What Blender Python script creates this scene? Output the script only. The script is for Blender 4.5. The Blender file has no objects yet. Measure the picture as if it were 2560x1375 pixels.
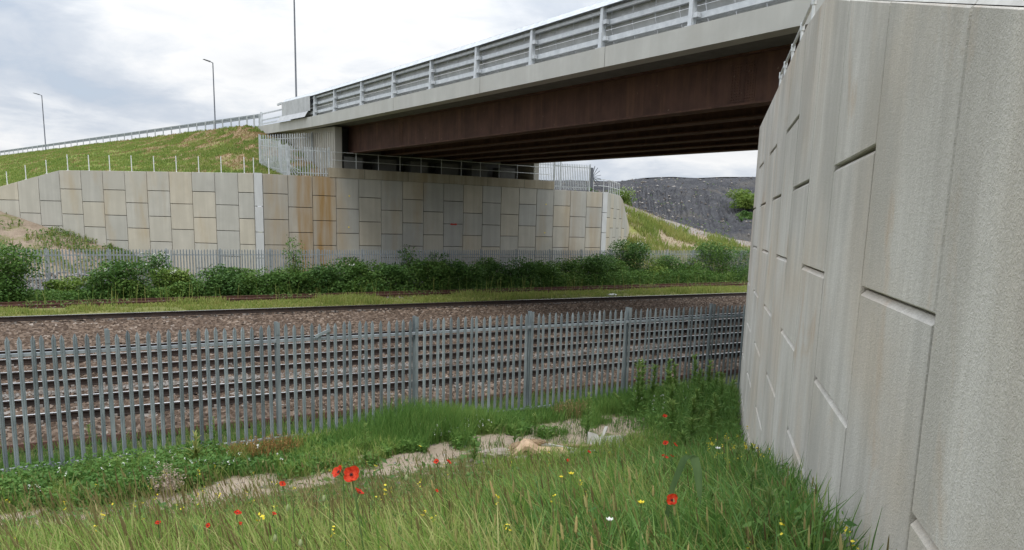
import bpy, math, random
import numpy as np
from mathutils import Matrix, Vector
random.seed(7); RNG = np.random.default_rng(11)
SC = bpy.context.scene
COL = SC.collection

# ------------------------------------------------------------------ camera
cam = bpy.data.cameras.new('camera'); camo = bpy.data.objects.new('camera', cam); COL.objects.link(camo)
cam.sensor_width = 36.0; cam.lens = 36.0 * 1923 / 2560; cam.shift_y = 212.5 / 2560
cam.clip_start = 0.05; cam.clip_end = 6000
def cam_matrix():
    cx, cy, f = 1280., 900., 1923.
    d = np.array([996. - cx, 11850. - cy, f]); d /= np.linalg.norm(d)
    up = -d
    y = cy - ((4490. - cx) * d[0] + f * d[2]) / d[1]
    t = np.array([4490. - cx, y - cy, f]); t /= np.linalg.norm(t)
    R = np.array([t, np.cross(up, t), up])
    m = Matrix.Identity(4)
    for i in range(3):
        m[i][0] = R[i, 0]; m[i][1] = -R[i, 1]; m[i][2] = -R[i, 2]
    return m
camo.matrix_world = cam_matrix()
SC.camera = camo

# ------------------------------------------------------------------ light
SUN_EL, SUN_AZ = 52.0, 250.0      # azimuth of the sun seen from the scene, degrees from +X counter-clockwise
sd = bpy.data.lights.new('sun', 'SUN'); sd.energy = 1.15; sd.angle = math.radians(18); sd.color = (1.0, 0.96, 0.9)
so = bpy.data.objects.new('sun', sd); COL.objects.link(so)
sv = Vector((math.cos(math.radians(SUN_AZ)) * math.cos(math.radians(SUN_EL)), math.sin(math.radians(SUN_AZ)) * math.cos(math.radians(SUN_EL)), math.sin(math.radians(SUN_EL))))
so.rotation_euler = sv.to_track_quat('Z', 'Y').to_euler(); so.location = sv * 60
SC.view_settings.view_transform = 'Standard'; SC.view_settings.look = 'None'
SC.view_settings.exposure = 0.2; SC.view_settings.gamma = 1.0

class NT:
    def __init__(s, tree): s.t = tree; s.n = tree.nodes; s.l = tree.links
    def add(s, typ, **kw):
        nd = s.n.new(typ)
        for k, v in kw.items():
            if k.startswith('in_'):
                key = k[3:]; key = int(key) if key.isdigit() else key.replace('_', ' ')
                s.put(nd, key, v)
            else: setattr(nd, k, v)
        return nd
    def put(s, nd, key, v):
        if isinstance(v, bpy.types.NodeSocket): s.l.new(v, nd.inputs[key])
        else: nd.inputs[key].default_value = v
    def math(s, op, a, b=None, c=None, clamp=False):
        nd = s.n.new('ShaderNodeMath'); nd.operation = op; nd.use_clamp = clamp
        s.put(nd, 0, a)
        if b is not None: s.put(nd, 1, b)
        if c is not None: s.put(nd, 2, c)
        return nd.outputs[0]
    def mix(s, fac, a, b, blend='MIX'):
        nd = s.n.new('ShaderNodeMix'); nd.data_type = 'RGBA'; nd.blend_type = blend
        s.put(nd, 0, fac)
        for i, v in ((6, a), (7, b)):
            if not isinstance(v, bpy.types.NodeSocket) and len(v) == 3: v = (*v, 1)
            s.put(nd, i, v)
        return nd.outputs[2]
    def ramp(s, fac, pts):
        nd = s.n.new('ShaderNodeValToRGB'); s.l.new(fac, nd.inputs[0]); e = nd.color_ramp.elements
        while len(e) < len(pts): e.new(0.5)
        for el, (p, c) in zip(e, pts):
            el.position = p; el.color = (c, c, c, 1) if isinstance(c, (int, float)) else (*c, 1)
        return nd.outputs[0]
    def noise(s, vec, scale, detail=4, rough=0.55, dist=0.0):
        nd = s.add('ShaderNodeTexNoise'); nd.inputs['Scale'].default_value = scale; nd.inputs['Detail'].default_value = detail
        nd.inputs['Roughness'].default_value = rough; nd.inputs['Distortion'].default_value = dist
        s.l.new(vec, nd.inputs['Vector']); return nd.outputs['Fac']
    def scaled(s, vec, sc):
        nd = s.add('ShaderNodeVectorMath', operation='MULTIPLY'); s.l.new(vec, nd.inputs[0]); nd.inputs[1].default_value = sc
        return nd.outputs[0]

w = bpy.data.worlds.new('World'); SC.world = w; w.use_nodes = True
def build_world():
    w.node_tree.nodes.clear(); N = NT(w.node_tree)
    sky = N.add('ShaderNodeTexSky', sky_type='NISHITA', sun_disc=False)
    sky.sun_elevation = math.radians(SUN_EL); sky.sun_rotation = math.radians(90 - SUN_AZ)
    bg1 = N.add('ShaderNodeBackground', in_Strength=0.12); N.l.new(sky.outputs[0], bg1.inputs[0])
    tc = N.add('ShaderNodeTexCoord'); sep = N.add('ShaderNodeSeparateXYZ'); N.l.new(tc.outputs['Generated'], sep.inputs[0])
    z = N.math('MAXIMUM', sep.outputs[2], 0.0)
    den = N.math('ADD', z, 0.22)
    comb = N.add('ShaderNodeCombineXYZ'); N.l.new(N.math('DIVIDE', sep.outputs[0], den), comb.inputs[0]); N.l.new(N.math('DIVIDE', sep.outputs[1], den), comb.inputs[1])
    sh = N.add('ShaderNodeVectorMath', operation='ADD'); N.l.new(comb.outputs[0], sh.inputs[0]); sh.inputs[1].default_value = (2.2, 8.8, 0.0)
    big = N.noise(sh.outputs[0], 1.15, 6, 0.55, 0.35)
    fine = N.noise(sh.outputs[0], 3.6, 6, 0.6, 0.5)
    n = N.math('ADD', N.math('MULTIPLY', big, 0.72), N.math('MULTIPLY', fine, 0.28))
    cover = N.ramp(n, [(0.30, 0.80), (0.42, 1.0)])
    tone = N.ramp(n, [(0.37, (0.56, 0.63, 0.735)), (0.45, (0.68, 0.735, 0.815)), (0.50, (0.81, 0.85, 0.905)), (0.565, (0.98, 0.99, 1.0)), (0.62, (0.92, 0.935, 0.955)), (0.70, (0.78, 0.81, 0.85))])
    lift = N.math('ADD', N.math('MULTIPLY', N.math('POWER', z, 2.0), 2.1), 0.83)
    bg2 = N.add('ShaderNodeBackground'); N.l.new(tone, bg2.inputs[0]); N.l.new(lift, bg2.inputs[1])
    mx = N.add('ShaderNodeMixShader'); N.l.new(cover, mx.inputs[0]); N.l.new(bg1.outputs[0], mx.inputs[1]); N.l.new(bg2.outputs[0], mx.inputs[2])
    out = N.add('ShaderNodeOutputWorld'); N.l.new(mx.outputs[0], out.inputs[0])
build_world()

# ------------------------------------------------------------------ helpers
def vnoise(x, y, seed=0):
    x = np.asarray(x, float); y = np.asarray(y, float)
    xi = np.floor(x).astype(np.int64); yi = np.floor(y).astype(np.int64); fx = x - xi; fy = y - yi
    fx = fx * fx * (3 - 2 * fx); fy = fy * fy * (3 - 2 * fy)
    def h(a, b):
        n = (a * 374761393 + b * 668265263 + seed * 974634777) & 0x7fffffff
        n = ((n ^ (n >> 13)) * 1274126177) & 0x7fffffff
        return ((n ^ (n >> 16)) & 0xffff) / 65535.0
    return (h(xi, yi) * (1 - fx) + h(xi + 1, yi) * fx) * (1 - fy) + (h(xi, yi + 1) * (1 - fx) + h(xi + 1, yi + 1) * fx) * fy
def fbm(x, y, seed=0, octv=4):
    s = 0; a = 0.5
    for i in range(octv): s = s + a * vnoise(np.asarray(x) * 2 ** i, np.asarray(y) * 2 ** i, seed + i * 7); a *= 0.5
    return s / (1 - 0.5 ** octv)

def wloc(o):
    v = Vector((0, 0, 0))
    while o is not None: v += o.location; o = o.parent
    return v
def tag(o, label=None, cat=None, group=None, kind=None):
    if label: o['label'] = label
    if cat: o['category'] = cat
    if group: o['group'] = group
    if kind: o['kind'] = kind
    return o
def empty(name, loc, label, cat, group=None):
    o = bpy.data.objects.new(name, None); COL.objects.link(o); o.location = loc; o.empty_display_size = 0.2
    return tag(o, label, cat, group)
def np_mesh(name, V, F, attr=None, smooth=False):
    """V (n,3), F (m,k) equal-size faces"""
    me = bpy.data.meshes.new(name); V = np.asarray(V, np.float32); F = np.asarray(F, np.int32)
    m, k = F.shape
    me.vertices.add(len(V)); me.vertices.foreach_set('co', V.ravel())
    me.loops.add(m * k); me.loops.foreach_set('vertex_index', F.ravel())
    me.polygons.add(m); me.polygons.foreach_set('loop_start', np.arange(0, m * k, k, dtype=np.int32))
    me.polygons.foreach_set('loop_total', np.full(m, k, np.int32))
    me.polygons.foreach_set('use_smooth', np.full(m, smooth))
    if attr:
        for an, av in attr.items():
            dom = 'POINT' if len(av) == len(V) else 'FACE'
            a = me.attributes.new(an, 'FLOAT', dom); a.data.foreach_set('value', np.asarray(av, np.float32))
    me.update(calc_edges=True); me.validate()
    return me
def np_obj(name, V, F, mat, parent=None, attr=None, smooth=False, loc=(0, 0, 0)):
    V = np.asarray(V, float)
    off = np.array(wloc(parent)) if parent is not None else np.array(loc, float)
    me = np_mesh(name, V - off, F, attr, smooth); me.materials.append(mat)
    o = bpy.data.objects.new(name, me); COL.objects.link(o)
    if parent is not None: o.parent = parent
    else: o.location = loc
    return o
class MB:
    def __init__(s): s.v = []; s.f = []; s.t = []
    def poly(s, pts, faces, tint=0.5):
        b = len(s.v); s.v += [tuple(p) for p in pts]
        for f in faces: s.f.append([b + i for i in f]); s.t.append(tint)
    def hexa(s, p, tint=0.5):
        s.poly(p, [(0, 3, 2, 1), (4, 5, 6, 7), (0, 1, 5, 4), (1, 2, 6, 5), (2, 3, 7, 6), (3, 0, 4, 7)], tint)
    def box(s, c, size, yaw=0.0, tint=0.5):
        hx, hy, hz = [q / 2 for q in size]; ca, sa = math.cos(yaw), math.sin(yaw)
        s.hexa([(c[0] + x * ca - y * sa, c[1] + x * sa + y * ca, c[2] + z) for z in (-hz, hz) for x, y in ((-hx, -hy), (hx, -hy), (hx, hy), (-hx, hy))], tint)
    def bar(s, a, b, w_, h_, up=(0, 0, 1), tint=0.5):
        a = Vector(a); b = Vector(b); d = (b - a).normalized(); u = Vector(up)
        x = d.cross(u)
        if x.length < 1e-4: x = d.cross(Vector((1, 0, 0)))
        x.normalize(); u = x.cross(d).normalized()
        s.hexa([p + x * (sx * w_ / 2) + u * (sy * h_ / 2) for p in (a, b) for sx, sy in ((-1, -1), (1, -1), (1, 1), (-1, 1))], tint)
    def tube(s, pts, r, n=8, tint=0.5, cap=True):
        pts = [Vector(p) for p in pts]; rs = r if isinstance(r, (list, tuple)) else [r] * len(pts)
        b = len(s.v); ref = None
        for i, p in enumerate(pts):
            d = (pts[min(i + 1, len(pts) - 1)] - pts[max(i - 1, 0)]).normalized()
            if ref is None: ref = d.orthogonal().normalized()
            x = (ref - d * ref.dot(d)).normalized(); ref = x; y = d.cross(x)
            for k in range(n):
                a = 2 * math.pi * k / n; s.v.append(tuple(p + (x * math.cos(a) + y * math.sin(a)) * rs[i]))
        for i in range(len(pts) - 1):
            for k in range(n):
                s.f.append([b + i * n + k, b + i * n + (k + 1) % n, b + (i + 1) * n + (k + 1) % n, b + (i + 1) * n + k]); s.t.append(tint)
        if cap:
            s.f.append([b + k for k in range(n)][::-1]); s.t.append(tint)
            s.f.append([b + (len(pts) - 1) * n + k for k in range(n)]); s.t.append(tint)
    def prism(s, prof, a, b, tint=0.5):
        """prof: list of points (world) at a; b: offset vector"""
        n = len(prof); p2 = [Vector(p) + Vector(b) for p in prof]
        s.poly(list(prof) + p2, [tuple(range(n))[::-1], tuple(range(n, 2 * n))] + [(i, (i + 1) % n, n + (i + 1) % n, n + i) for i in range(n)], tint)
    def build(s, name, mat, parent=None, smooth=False, loc=(0, 0, 0)):
        me = bpy.data.meshes.new(name); off = wloc(parent) if parent is not None else Vector(loc)
        me.from_pydata([tuple(Vector(v) - off) for v in s.v], [], s.f)
        a = me.attributes.new('tint', 'FLOAT', 'FACE'); a.data.foreach_set('value', np.array(s.t, np.float32))
        if smooth:
            me.polygons.foreach_set('use_smooth', np.full(len(me.polygons), True))
            me.set_sharp_from_angle(angle=math.radians(40)) if hasattr(me, 'set_sharp_from_angle') else None
        me.materials.append(mat); me.update()
        o = bpy.data.objects.new(name, me); COL.objects.link(o)
        if parent is not None: o.parent = parent
        else: o.location = loc
        return o
def copy_tree(o, loc=None, parent=None):
    c = o.copy(); COL.objects.link(c); c.parent = parent
    if loc is not None: c.location = loc
    for ch in list(o.children): copy_tree(ch, None, c)
    return c

# ------------------------------------------------------------------ materials
def newmat(name):
    m = bpy.data.materials.new(name); m.use_nodes = True; m.node_tree.nodes.clear(); return m, NT(m.node_tree)
def finish(N, col, rough=0.8, metal=0.0, bump=None, bstr=0.3, bdist=0.01, spec=0.3, trans=None):
    p = N.add('ShaderNodeBsdfPrincipled'); N.put(p, 'Base Color', col if isinstance(col, bpy.types.NodeSocket) else (*col, 1)); N.put(p, 'Roughness', rough); N.put(p, 'Metallic', metal)
    p.inputs['Specular IOR Level'].default_value = spec
    if bump is not None:
        b = N.add('ShaderNodeBump'); b.inputs['Strength'].default_value = bstr; b.inputs['Distance'].default_value = bdist
        N.l.new(bump, b.inputs['Height']); N.l.new(b.outputs[0], p.inputs['Normal'])
    sh = p.outputs[0]
    if trans:
        tr = N.add('ShaderNodeBsdfTranslucent'); N.put(tr, 'Color', col if isinstance(col, bpy.types.NodeSocket) else (*col, 1))
        mx = N.add('ShaderNodeMixShader'); mx.inputs[0].default_value = trans; N.l.new(sh, mx.inputs[1]); N.l.new(tr.outputs[0], mx.inputs[2]); sh = mx.outputs[0]
    o = N.add('ShaderNodeOutputMaterial'); N.l.new(sh, o.inputs[0])
def pos(N): return N.add('ShaderNodeNewGeometry').outputs['Position']
def attr(N, name='tint'): return N.add('ShaderNodeAttribute', attribute_name=name).outputs['Fac']
def simple(name, c1, c2, scale=6, rough=0.7, metal=0.0, bstr=0.15, bdist=0.005, stretch=(1, 1, 1), spec=0.3, local=False, trans=None, tint=0.0):
    m, N = newmat(name)
    v = N.add('ShaderNodeTexCoord').outputs['Object'] if local else pos(N)
    n = N.noise(N.scaled(v, stretch), scale, 6, 0.6)
    col = N.mix(N.ramp(n, [(0.32, 0.0), (0.68, 1.0)]), c1, c2)
    if tint: col = N.mix(tint, col, N.ramp(attr(N), [(0, 0.0), (1, 1.0)]), 'OVERLAY')
    finish(N, col, rough, metal, N.noise(v, scale * 6, 4) if bstr else None, bstr, bdist, spec, trans)
    return m

def concrete_near():
    m, N = newmat('wormed_concrete'); p = pos(N)
    fine = N.noise(p, 62, 3, 0.6, 1.2); grit = N.noise(p, 150, 2, 0.5, 0.6)
    st = N.noise(N.scaled(p, (5.5, 5.5, 0.16)), 1.0, 5, 0.62)
    st2 = N.noise(N.scaled(p, (19, 19, 0.25)), 1.0, 4, 0.6)
    big = N.noise(p, 0.75, 4, 0.55)
    warm = N.noise(p, 0.55, 3, 0.5, 0.4)
    col = N.mix(N.ramp(big, [(0.3, 0.0), (0.7, 1.0)]), (0.53, 0.505, 0.46), (0.645, 0.622, 0.58))
    col = N.mix(N.math('MULTIPLY', N.ramp(st, [(0.36, 1.0), (0.58, 0.0)]), 0.32), col, (0.33, 0.305, 0.265))
    col = N.mix(N.math('MULTIPLY', N.ramp(st2, [(0.30, 1.0), (0.55, 0.0)]), 0.16), col, (0.36, 0.35, 0.325))
    col = N.mix(N.math('MULTIPLY', N.ramp(warm, [(0.46, 0.0), (0.66, 1.0)]), 0.42), col, (0.54, 0.435, 0.32))
    w2 = N.noise(N.scaled(p, (1.3, 1.3, 0.7)), 1.0, 5, 0.65, 0.8)
    col = N.mix(N.math('MULTIPLY', N.ramp(w2, [(0.57, 0.0), (0.72, 1.0)]), 0.6), col, (0.48, 0.34, 0.215))
    dk = N.noise(N.scaled(p, (1.0, 1.0, 0.45)), 1.0, 4, 0.6)
    col = N.mix(N.math('MULTIPLY', N.ramp(dk, [(0.36, 1.0), (0.54, 0.0)]), 0.5), col, (0.335, 0.32, 0.29))
    wh = N.noise(N.scaled(p, (9, 9, 0.9)), 1.0, 3, 0.5)
    col = N.mix(N.math('MULTIPLY', N.ramp(wh, [(0.70, 0.0), (0.76, 1.0)]), 0.4), col, (0.68, 0.67, 0.64))
    col = N.mix(0.3, col, N.ramp(attr(N), [(0, (0.40, 0.40, 0.41)), (0.5, (0.5, 0.5, 0.49)), (1, (0.60, 0.575, 0.53))]), 'OVERLAY')
    col = N.mix(N.math('MULTIPLY', N.ramp(fine, [(0.40, 1.0), (0.56, 0.0)]), 0.28), col, (0.29, 0.275, 0.25))
    col = N.mix(N.math('MULTIPLY', N.ramp(grit, [(0.55, 0.0), (0.7, 1.0)]), 0.16), col, (0.66, 0.64, 0.61))
    finish(N, col, 0.92, 0, N.math('ADD', fine, N.math('MULTIPLY', grit, 0.3)), 0.55, 0.012, 0.2)
    return m
def concrete_far(name, base=(0.46, 0.445, 0.405), dark=(0.335, 0.325, 0.295), stain=False, tanf=0.5):
    m, N = newmat(name); p = pos(N)
    st = N.noise(N.scaled(p, (2.6, 2.6, 0.14)), 1.0, 5, 0.6)
    cl = N.noise(p, 0.9, 5, 0.6); fine = N.noise(p, 9, 4, 0.6)
    col = N.mix(N.ramp(cl, [(0.3, 0.0), (0.7, 1.0)]), base, tuple(c * 0.84 for c in base))
    col = N.mix(N.math('MULTIPLY', N.ramp(st, [(0.42, 1.0), (0.62, 0.0)]), 0.5), col, dark)
    col = N.mix(0.45, col, N.ramp(attr(N), [(0, (0.41, 0.43, 0.45)), (0.5, (0.5, 0.5, 0.49)), (0.75, (0.54, 0.52, 0.47)), (1, (0.60, 0.53, 0.42))]), 'OVERLAY')
    tan = N.noise(N.scaled(p, (0.62, 0.62, 0.16)), 1.0, 4, 0.6)
    col = N.mix(N.math('MULTIPLY', N.ramp(tan, [(0.54, 0.0), (0.72, 1.0)]), tanf), col, (0.38, 0.29, 0.17))
    if stain:
        x = N.add('ShaderNodeSeparateXYZ'); N.l.new(p, x.inputs[0])
        wob = N.math('MULTIPLY', N.math('SUBTRACT', N.noise(N.scaled(p, (1.2, 1.2, 0.35)), 1.0, 4), 0.5), 1.1)
        xs = N.math('ADD', x.outputs[0], wob)
        tot = None
        for cxx, wd, amp in ((13.95, 0.6, 1.0), (15.2, 0.95, 1.1), (14.6, 2.0, 0.55), (12.2, 1.0, .35), (34.2, 1.0, .28), (36.3, .5, .3), (10.2, .5, .3)):
            g = N.math('SUBTRACT', 1.0, N.math('POWER', N.math('DIVIDE', N.math('ABSOLUTE', N.math('SUBTRACT', xs, cxx)), wd), 2.0), clamp=True)
            g = N.math('MULTIPLY', g, amp); tot = g if tot is None else N.math('MAXIMUM', tot, g)
        fade = N.ramp(N.noise(N.scaled(p, (3.5, 3.5, 0.25)), 1.0, 5), [(0.28, 0.35), (0.6, 1.0)])
        col = N.mix(N.math('MULTIPLY', N.math('MULTIPLY', tot, fade), 0.86), col, (0.30, 0.18, 0.062))
    finish(N, col, 0.9, 0, fine, 0.12, 0.01, 0.2)
    return m
M = {}
M['near_conc'] = concrete_near()
M['far_conc'] = concrete_far('panel_concrete', stain=True)
M['wing_conc'] = concrete_far('wing_concrete', (0.49, 0.47, 0.42), (0.37, 0.355, 0.315))
M['beam_conc'] = concrete_far('beam_concrete', (0.40, 0.36, 0.285), (0.22, 0.185, 0.13))
M['fascia'] = concrete_far('fascia_concrete', (0.52, 0.52, 0.495), (0.44, 0.435, 0.41), tanf=0.06)
M['dark_conc'] = simple('shaded_concrete', (0.12, 0.12, 0.115), (0.17, 0.17, 0.162), 2, 0.9)  # darker copy of the concrete, with the under-deck shade put into its colour
M['near_joint'] = simple('weathered_joint', (0.20, 0.19, 0.165), (0.32, 0.31, 0.28), 6, 0.95, stretch=(1, 1, .3))
M['joint'] = simple('joint_backing', (0.07, 0.068, 0.062), (0.11, 0.105, 0.095), 8, 0.95)
M['strip_conc'] = simple('pale_pilaster', (0.50, 0.51, 0.51), (0.58, 0.59, 0.59), 3, 0.85, stretch=(1, 1, .3))
M['coping'] = simple('coping_concrete', (0.46, 0.45, 0.42), (0.6, 0.59, 0.56), 8, 0.85)
def steel():
    m, N = newmat('weathering_steel'); p = pos(N)
    n = N.noise(p, 1.1, 5, 0.6); st = N.noise(N.scaled(p, (3.0, 3.0, 0.25)), 1.0, 5, 0.65); f = N.noise(p, 14, 4, 0.6)
    col = N.mix(N.ramp(n, [(0.3, 0.0), (0.7, 1.0)]), (0.070, 0.038, 0.029), (0.115, 0.061, 0.046))
    col = N.mix(N.math('MULTIPLY', N.ramp(st, [(0.52, 0.0), (0.68, 1.0)]), 0.55), col, (0.165, 0.088, 0.055))
    col = N.mix(N.math('MULTIPLY', N.ramp(st, [(0.32, 1.0), (0.46, 0.0)]), 0.5), col, (0.05, 0.028, 0.024))
    sp = N.noise(p, 5.5, 2, 0.4); col = N.mix(N.ramp(sp, [(0.74, 0.0), (0.77, 0.7)]), col, (0.22, 0.16, 0.12))
    finish(N, col, 0.8, 0, f, 0.15, 0.004, 0.25); return m
M['steel'] = steel()
M['asphalt'] = simple('asphalt', (0.045, 0.045, 0.047), (0.06, 0.06, 0.06), 30, 0.9)
M['galv'] = simple('galvanised_steel', (0.50, 0.53, 0.56), (0.66, 0.69, 0.72), 3.5, 0.5, 0.35, 0.06, 0.003, spec=0.5)
M['galv_sheet'] = simple('galvanised_sheet', (0.40, 0.41, 0.42), (0.54, 0.55, 0.565), 2.2, 0.6, 0.25, 0.05, 0.003, spec=0.5)
M['galv_tube'] = simple('galvanised_tube', (0.52, 0.54, 0.55), (0.68, 0.70, 0.71), 9, 0.5, 0.3, 0.05, 0.002, spec=0.5)
M['pale'] = simple('weathered_galvanised_pale', (0.13, 0.157, 0.168), (0.26, 0.295, 0.305), 7, 0.68, 0.15, 0.12, 0.003, (1, 1, .25), 0.35, tint=0.42)
M['pale_far'] = simple('grey_galvanised_pale', (0.22, 0.245, 0.265), (0.33, 0.36, 0.375), 5, 0.65, 0.15, 0.05, 0.003)
M['pale_new'] = simple('new_galvanised_pale', (0.36, 0.385, 0.395), (0.50, 0.53, 0.54), 5, 0.6, 0.15, 0.05, 0.003)
M['lamp'] = simple('grey_lamp_column', (0.10, 0.11, 0.13), (0.14, 0.15, 0.17), 3, 0.5, 0.2, 0)
M['white_post'] = simple('white_stake', (0.62, 0.63, 0.62), (0.72, 0.73, 0.72), 6, 0.6, 0, 0)
M['railtop'] = simple('polished_rail_head', (0.62, 0.63, 0.64), (0.75, 0.75, 0.75), 4, 0.22, 0.9, 0)
M['railside'] = simple('rusty_rail_side', (0.020, 0.015, 0.013), (0.042, 0.028, 0.022), 5, 0.85)
M['rust_rail'] = simple('rusty_disused_rail', (0.07, 0.035, 0.026), (0.115, 0.058, 0.042), 4, 0.9)
M['sleeper'] = simple('concrete_sleeper', (0.16, 0.14, 0.125), (0.25, 0.225, 0.20), 6, 0.9)
M['red'] = simple('red_paint', (0.36, 0.03, 0.022), (0.46, 0.05, 0.035), 6, 0.6)
M['yellow'] = simple('yellow_target', (0.75, 0.6, 0.08), (0.85, 0.7, 0.12), 6, 0.6)
M['foam'] = simple('tan_foam', (0.36, 0.245, 0.155), (0.52, 0.375, 0.25), 9, 0.95, 0, 0.5, 0.02)
M['hessian'] = simple('brown_sacking', (0.12, 0.075, 0.045), (0.34, 0.25, 0.15), 14, 0.95, 0, 0.7, 0.02)
M['plank'] = simple('bleached_plank', (0.30, 0.285, 0.255), (0.44, 0.425, 0.39), 8, 0.8, 0, 0.2, 0.004)
M['chip'] = simple('chipboard', (0.38, 0.27, 0.16), (0.52, 0.39, 0.25), 18, 0.85)
M['stone'] = simple('grey_pink_stone', (0.24, 0.20, 0.17), (0.34, 0.29, 0.25), 9, 0.95, 0, 0.4, 0.02)

def ballast_mat(name, cols):
    m, N = newmat(name); p = pos(N)
    r = attr(N, 'rnd'); n = N.noise(p, 0.35, 4); n2 = N.noise(p, 40, 3)
    col = N.ramp(r, cols)
    col = N.mix(N.math('MULTIPLY', N.ramp(n, [(0.4, 0.0), (0.65, 1.0)]), 0.45), col, (0.10, 0.068, 0.05))
    col = N.mix(N.math('MULTIPLY', n2, 0.4), col, (0.07, 0.06, 0.055))
    finish(N, col, 0.95, 0, n2, 0.4, 0.01, 0.15)
    return m
M['ballast'] = ballast_mat('brown_ballast', [(0.0, (0.045, 0.030, 0.020)), (0.35, (0.098, 0.066, 0.044)), (0.7, (0.172, 0.122, 0.086)), (0.93, (0.26, 0.20, 0.155)), (1.0, (0.38, 0.33, 0.285))])
M['ballast_pale'] = ballast_mat('pale_ballast', [(0.0, (0.12, 0.105, 0.09)), (0.5, (0.24, 0.22, 0.20)), (1.0, (0.42, 0.40, 0.375))])

def foliage(name, stops, trans=0.3, rough=0.6):
    m, N = newmat(name)
    h = attr(N, 'rnd'); p = pos(N)
    n = N.noise(p, 0.8, 3)
    f = N.math('ADD', N.math('MULTIPLY', h, 0.8), N.math('MULTIPLY', N.math('SUBTRACT', n, 0.4), 0.5), clamp=True)
    finish(N, N.ramp(f, stops), rough, 0, None, spec=0.25, trans=trans)
    return m
M['meadow'] = foliage('meadow_grass', [(0.0, (0.10, 0.21, 0.035)), (0.30, (0.19, 0.31, 0.06)), (0.60, (0.30, 0.38, 0.10)), (0.85, (0.42, 0.42, 0.16)), (1.0, (0.46, 0.39, 0.20))], 0.4)
M['lush'] = foliage('lush_green', [(0.0, (0.06, 0.145, 0.03)), (0.5, (0.13, 0.25, 0.055)), (1.0, (0.26, 0.35, 0.09))], 0.4)
M['cover'] = foliage('low_cover', [(0.0, (0.06, 0.145, 0.035)), (0.45, (0.125, 0.22, 0.055)), (0.8, (0.23, 0.27, 0.09)), (1.0, (0.36, 0.31, 0.16))], 0.4)
M['shrub_dark'] = foliage('dark_shrub_leaf', [(0.0, (0.038, 0.092, 0.022)), (0.5, (0.085, 0.172, 0.040)), (1.0, (0.17, 0.265, 0.065))], 0.25)
M['shrub_mid'] = foliage('mid_shrub_leaf', [(0.0, (0.045, 0.105, 0.022)), (0.5, (0.095, 0.185, 0.038)), (1.0, (0.19, 0.27, 0.065))], 0.28)
M['shrub_light'] = foliage('light_shrub_leaf', [(0.0, (0.075, 0.145, 0.026)), (0.5, (0.16, 0.24, 0.045)), (1.0, (0.30, 0.34, 0.085))], 0.3)
M['dry'] = foliage('dry_grass', [(0.0, (0.20, 0.15, 0.06)), (0.5, (0.30, 0.22, 0.10)), (1.0, (0.40, 0.31, 0.16))])
M['seed'] = foliage('seed_head', [(0.0, (0.12, 0.085, 0.035)), (0.35, (0.22, 0.20, 0.075)), (0.65, (0.36, 0.33, 0.13)), (0.85, (0.50, 0.40, 0.17)), (1.0, (0.52, 0.36, 0.17))], 0.15)
M['rustdock'] = foliage('rusty_dock', [(0.0, (0.19, 0.10, 0.035)), (0.5, (0.34, 0.18, 0.065)), (1.0, (0.36, 0.33, 0.11))])
M['palegrass'] = foliage('pale_dry_plant', [(0.0, (0.33, 0.25, 0.19)), (1.0, (0.52, 0.43, 0.36))])
M['bankgrass'] = foliage('bank_grass', [(0.0, (0.10, 0.175, 0.035)), (0.5, (0.21, 0.265, 0.06)), (1.0, (0.37, 0.34, 0.12))], 0.4)
M['weedleaf'] = foliage('willowherb_leaf', [(0.0, (0.07, 0.16, 0.035)), (0.5, (0.15, 0.26, 0.06)), (1.0, (0.30, 0.36, 0.11))], 0.4)
M['yellowfl'] = foliage('yellow_petals', [(0.0, (0.60, 0.46, 0.03)), (1.0, (0.78, 0.66, 0.06))], 0.2)
M['whitefl'] = foliage('white_petals', [(0.0, (0.62, 0.63, 0.58)), (1.0, (0.8, 0.8, 0.76))], 0.2)
M['stemgreen'] = simple('green_stem', (0.07, 0.13, 0.03), (0.11, 0.17, 0.05), 20, 0.7, 0, 0)
M['darkstem'] = simple('brown_twig', (0.06, 0.045, 0.03), (0.10, 0.08, 0.055), 20, 0.85, 0, 0)
M['poppy'] = simple('red_poppy_petal', (0.42, 0.018, 0.008), (0.80, 0.085, 0.028), 55, 0.55, 0, 0, spec=0.2, local=True, trans=0.35)
M['poppyheart'] = simple('black_poppy_heart', (0.012, 0.01, 0.014), (0.03, 0.025, 0.03), 25, 0.7, 0, 0, local=True)
M['bigleaf'] = simple('broad_blade', (0.07, 0.13, 0.05), (0.14, 0.22, 0.085), 14, 0.5, 0, 0, stretch=(1, 1, .2), spec=0.4, trans=0.2)

def soil(name, a, b, green=None, gscale=0.7, lo=0.45, hi=0.6, ramp_attr=None, apron=None):
    m, N = newmat(name); p = pos(N)
    n = N.noise(p, 1.4, 6, 0.6); f = N.noise(p, 14, 5, 0.65)
    col = N.mix(N.ramp(n, [(0.3, 0.0), (0.7, 1.0)]), a, b)
    col = N.mix(N.math('MULTIPLY', N.ramp(f, [(0.35, 1.0), (0.6, 0.0)]), 0.5), col, tuple(c * 0.55 for c in a))
    if green:
        g = N.noise(p, gscale, 6, 0.68)
        if ramp_attr: g = N.math('ADD', g, N.ramp(attr(N, ramp_attr[0]), ramp_attr[1]))
        gt = N.mix(N.ramp(N.noise(p, 5, 4), [(0.3, 0.0), (0.7, 1.0)]), green[0], green[1])
        col = N.mix(N.ramp(g, [(lo, 0.0), (hi, 1.0)]), col, gt)
    if apron: col = N.mix(N.ramp(N.math('ADD', attr(N, 'up'), N.math('MULTIPLY', N.math('SUBTRACT', n, 0.5), 0.3)), [(apron[0], 0.0), (apron[1], 1.0)]), col, apron[2])
    finish(N, col, 0.95, 0, f, 0.6, 0.05, 0.1)
    return m
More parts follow.
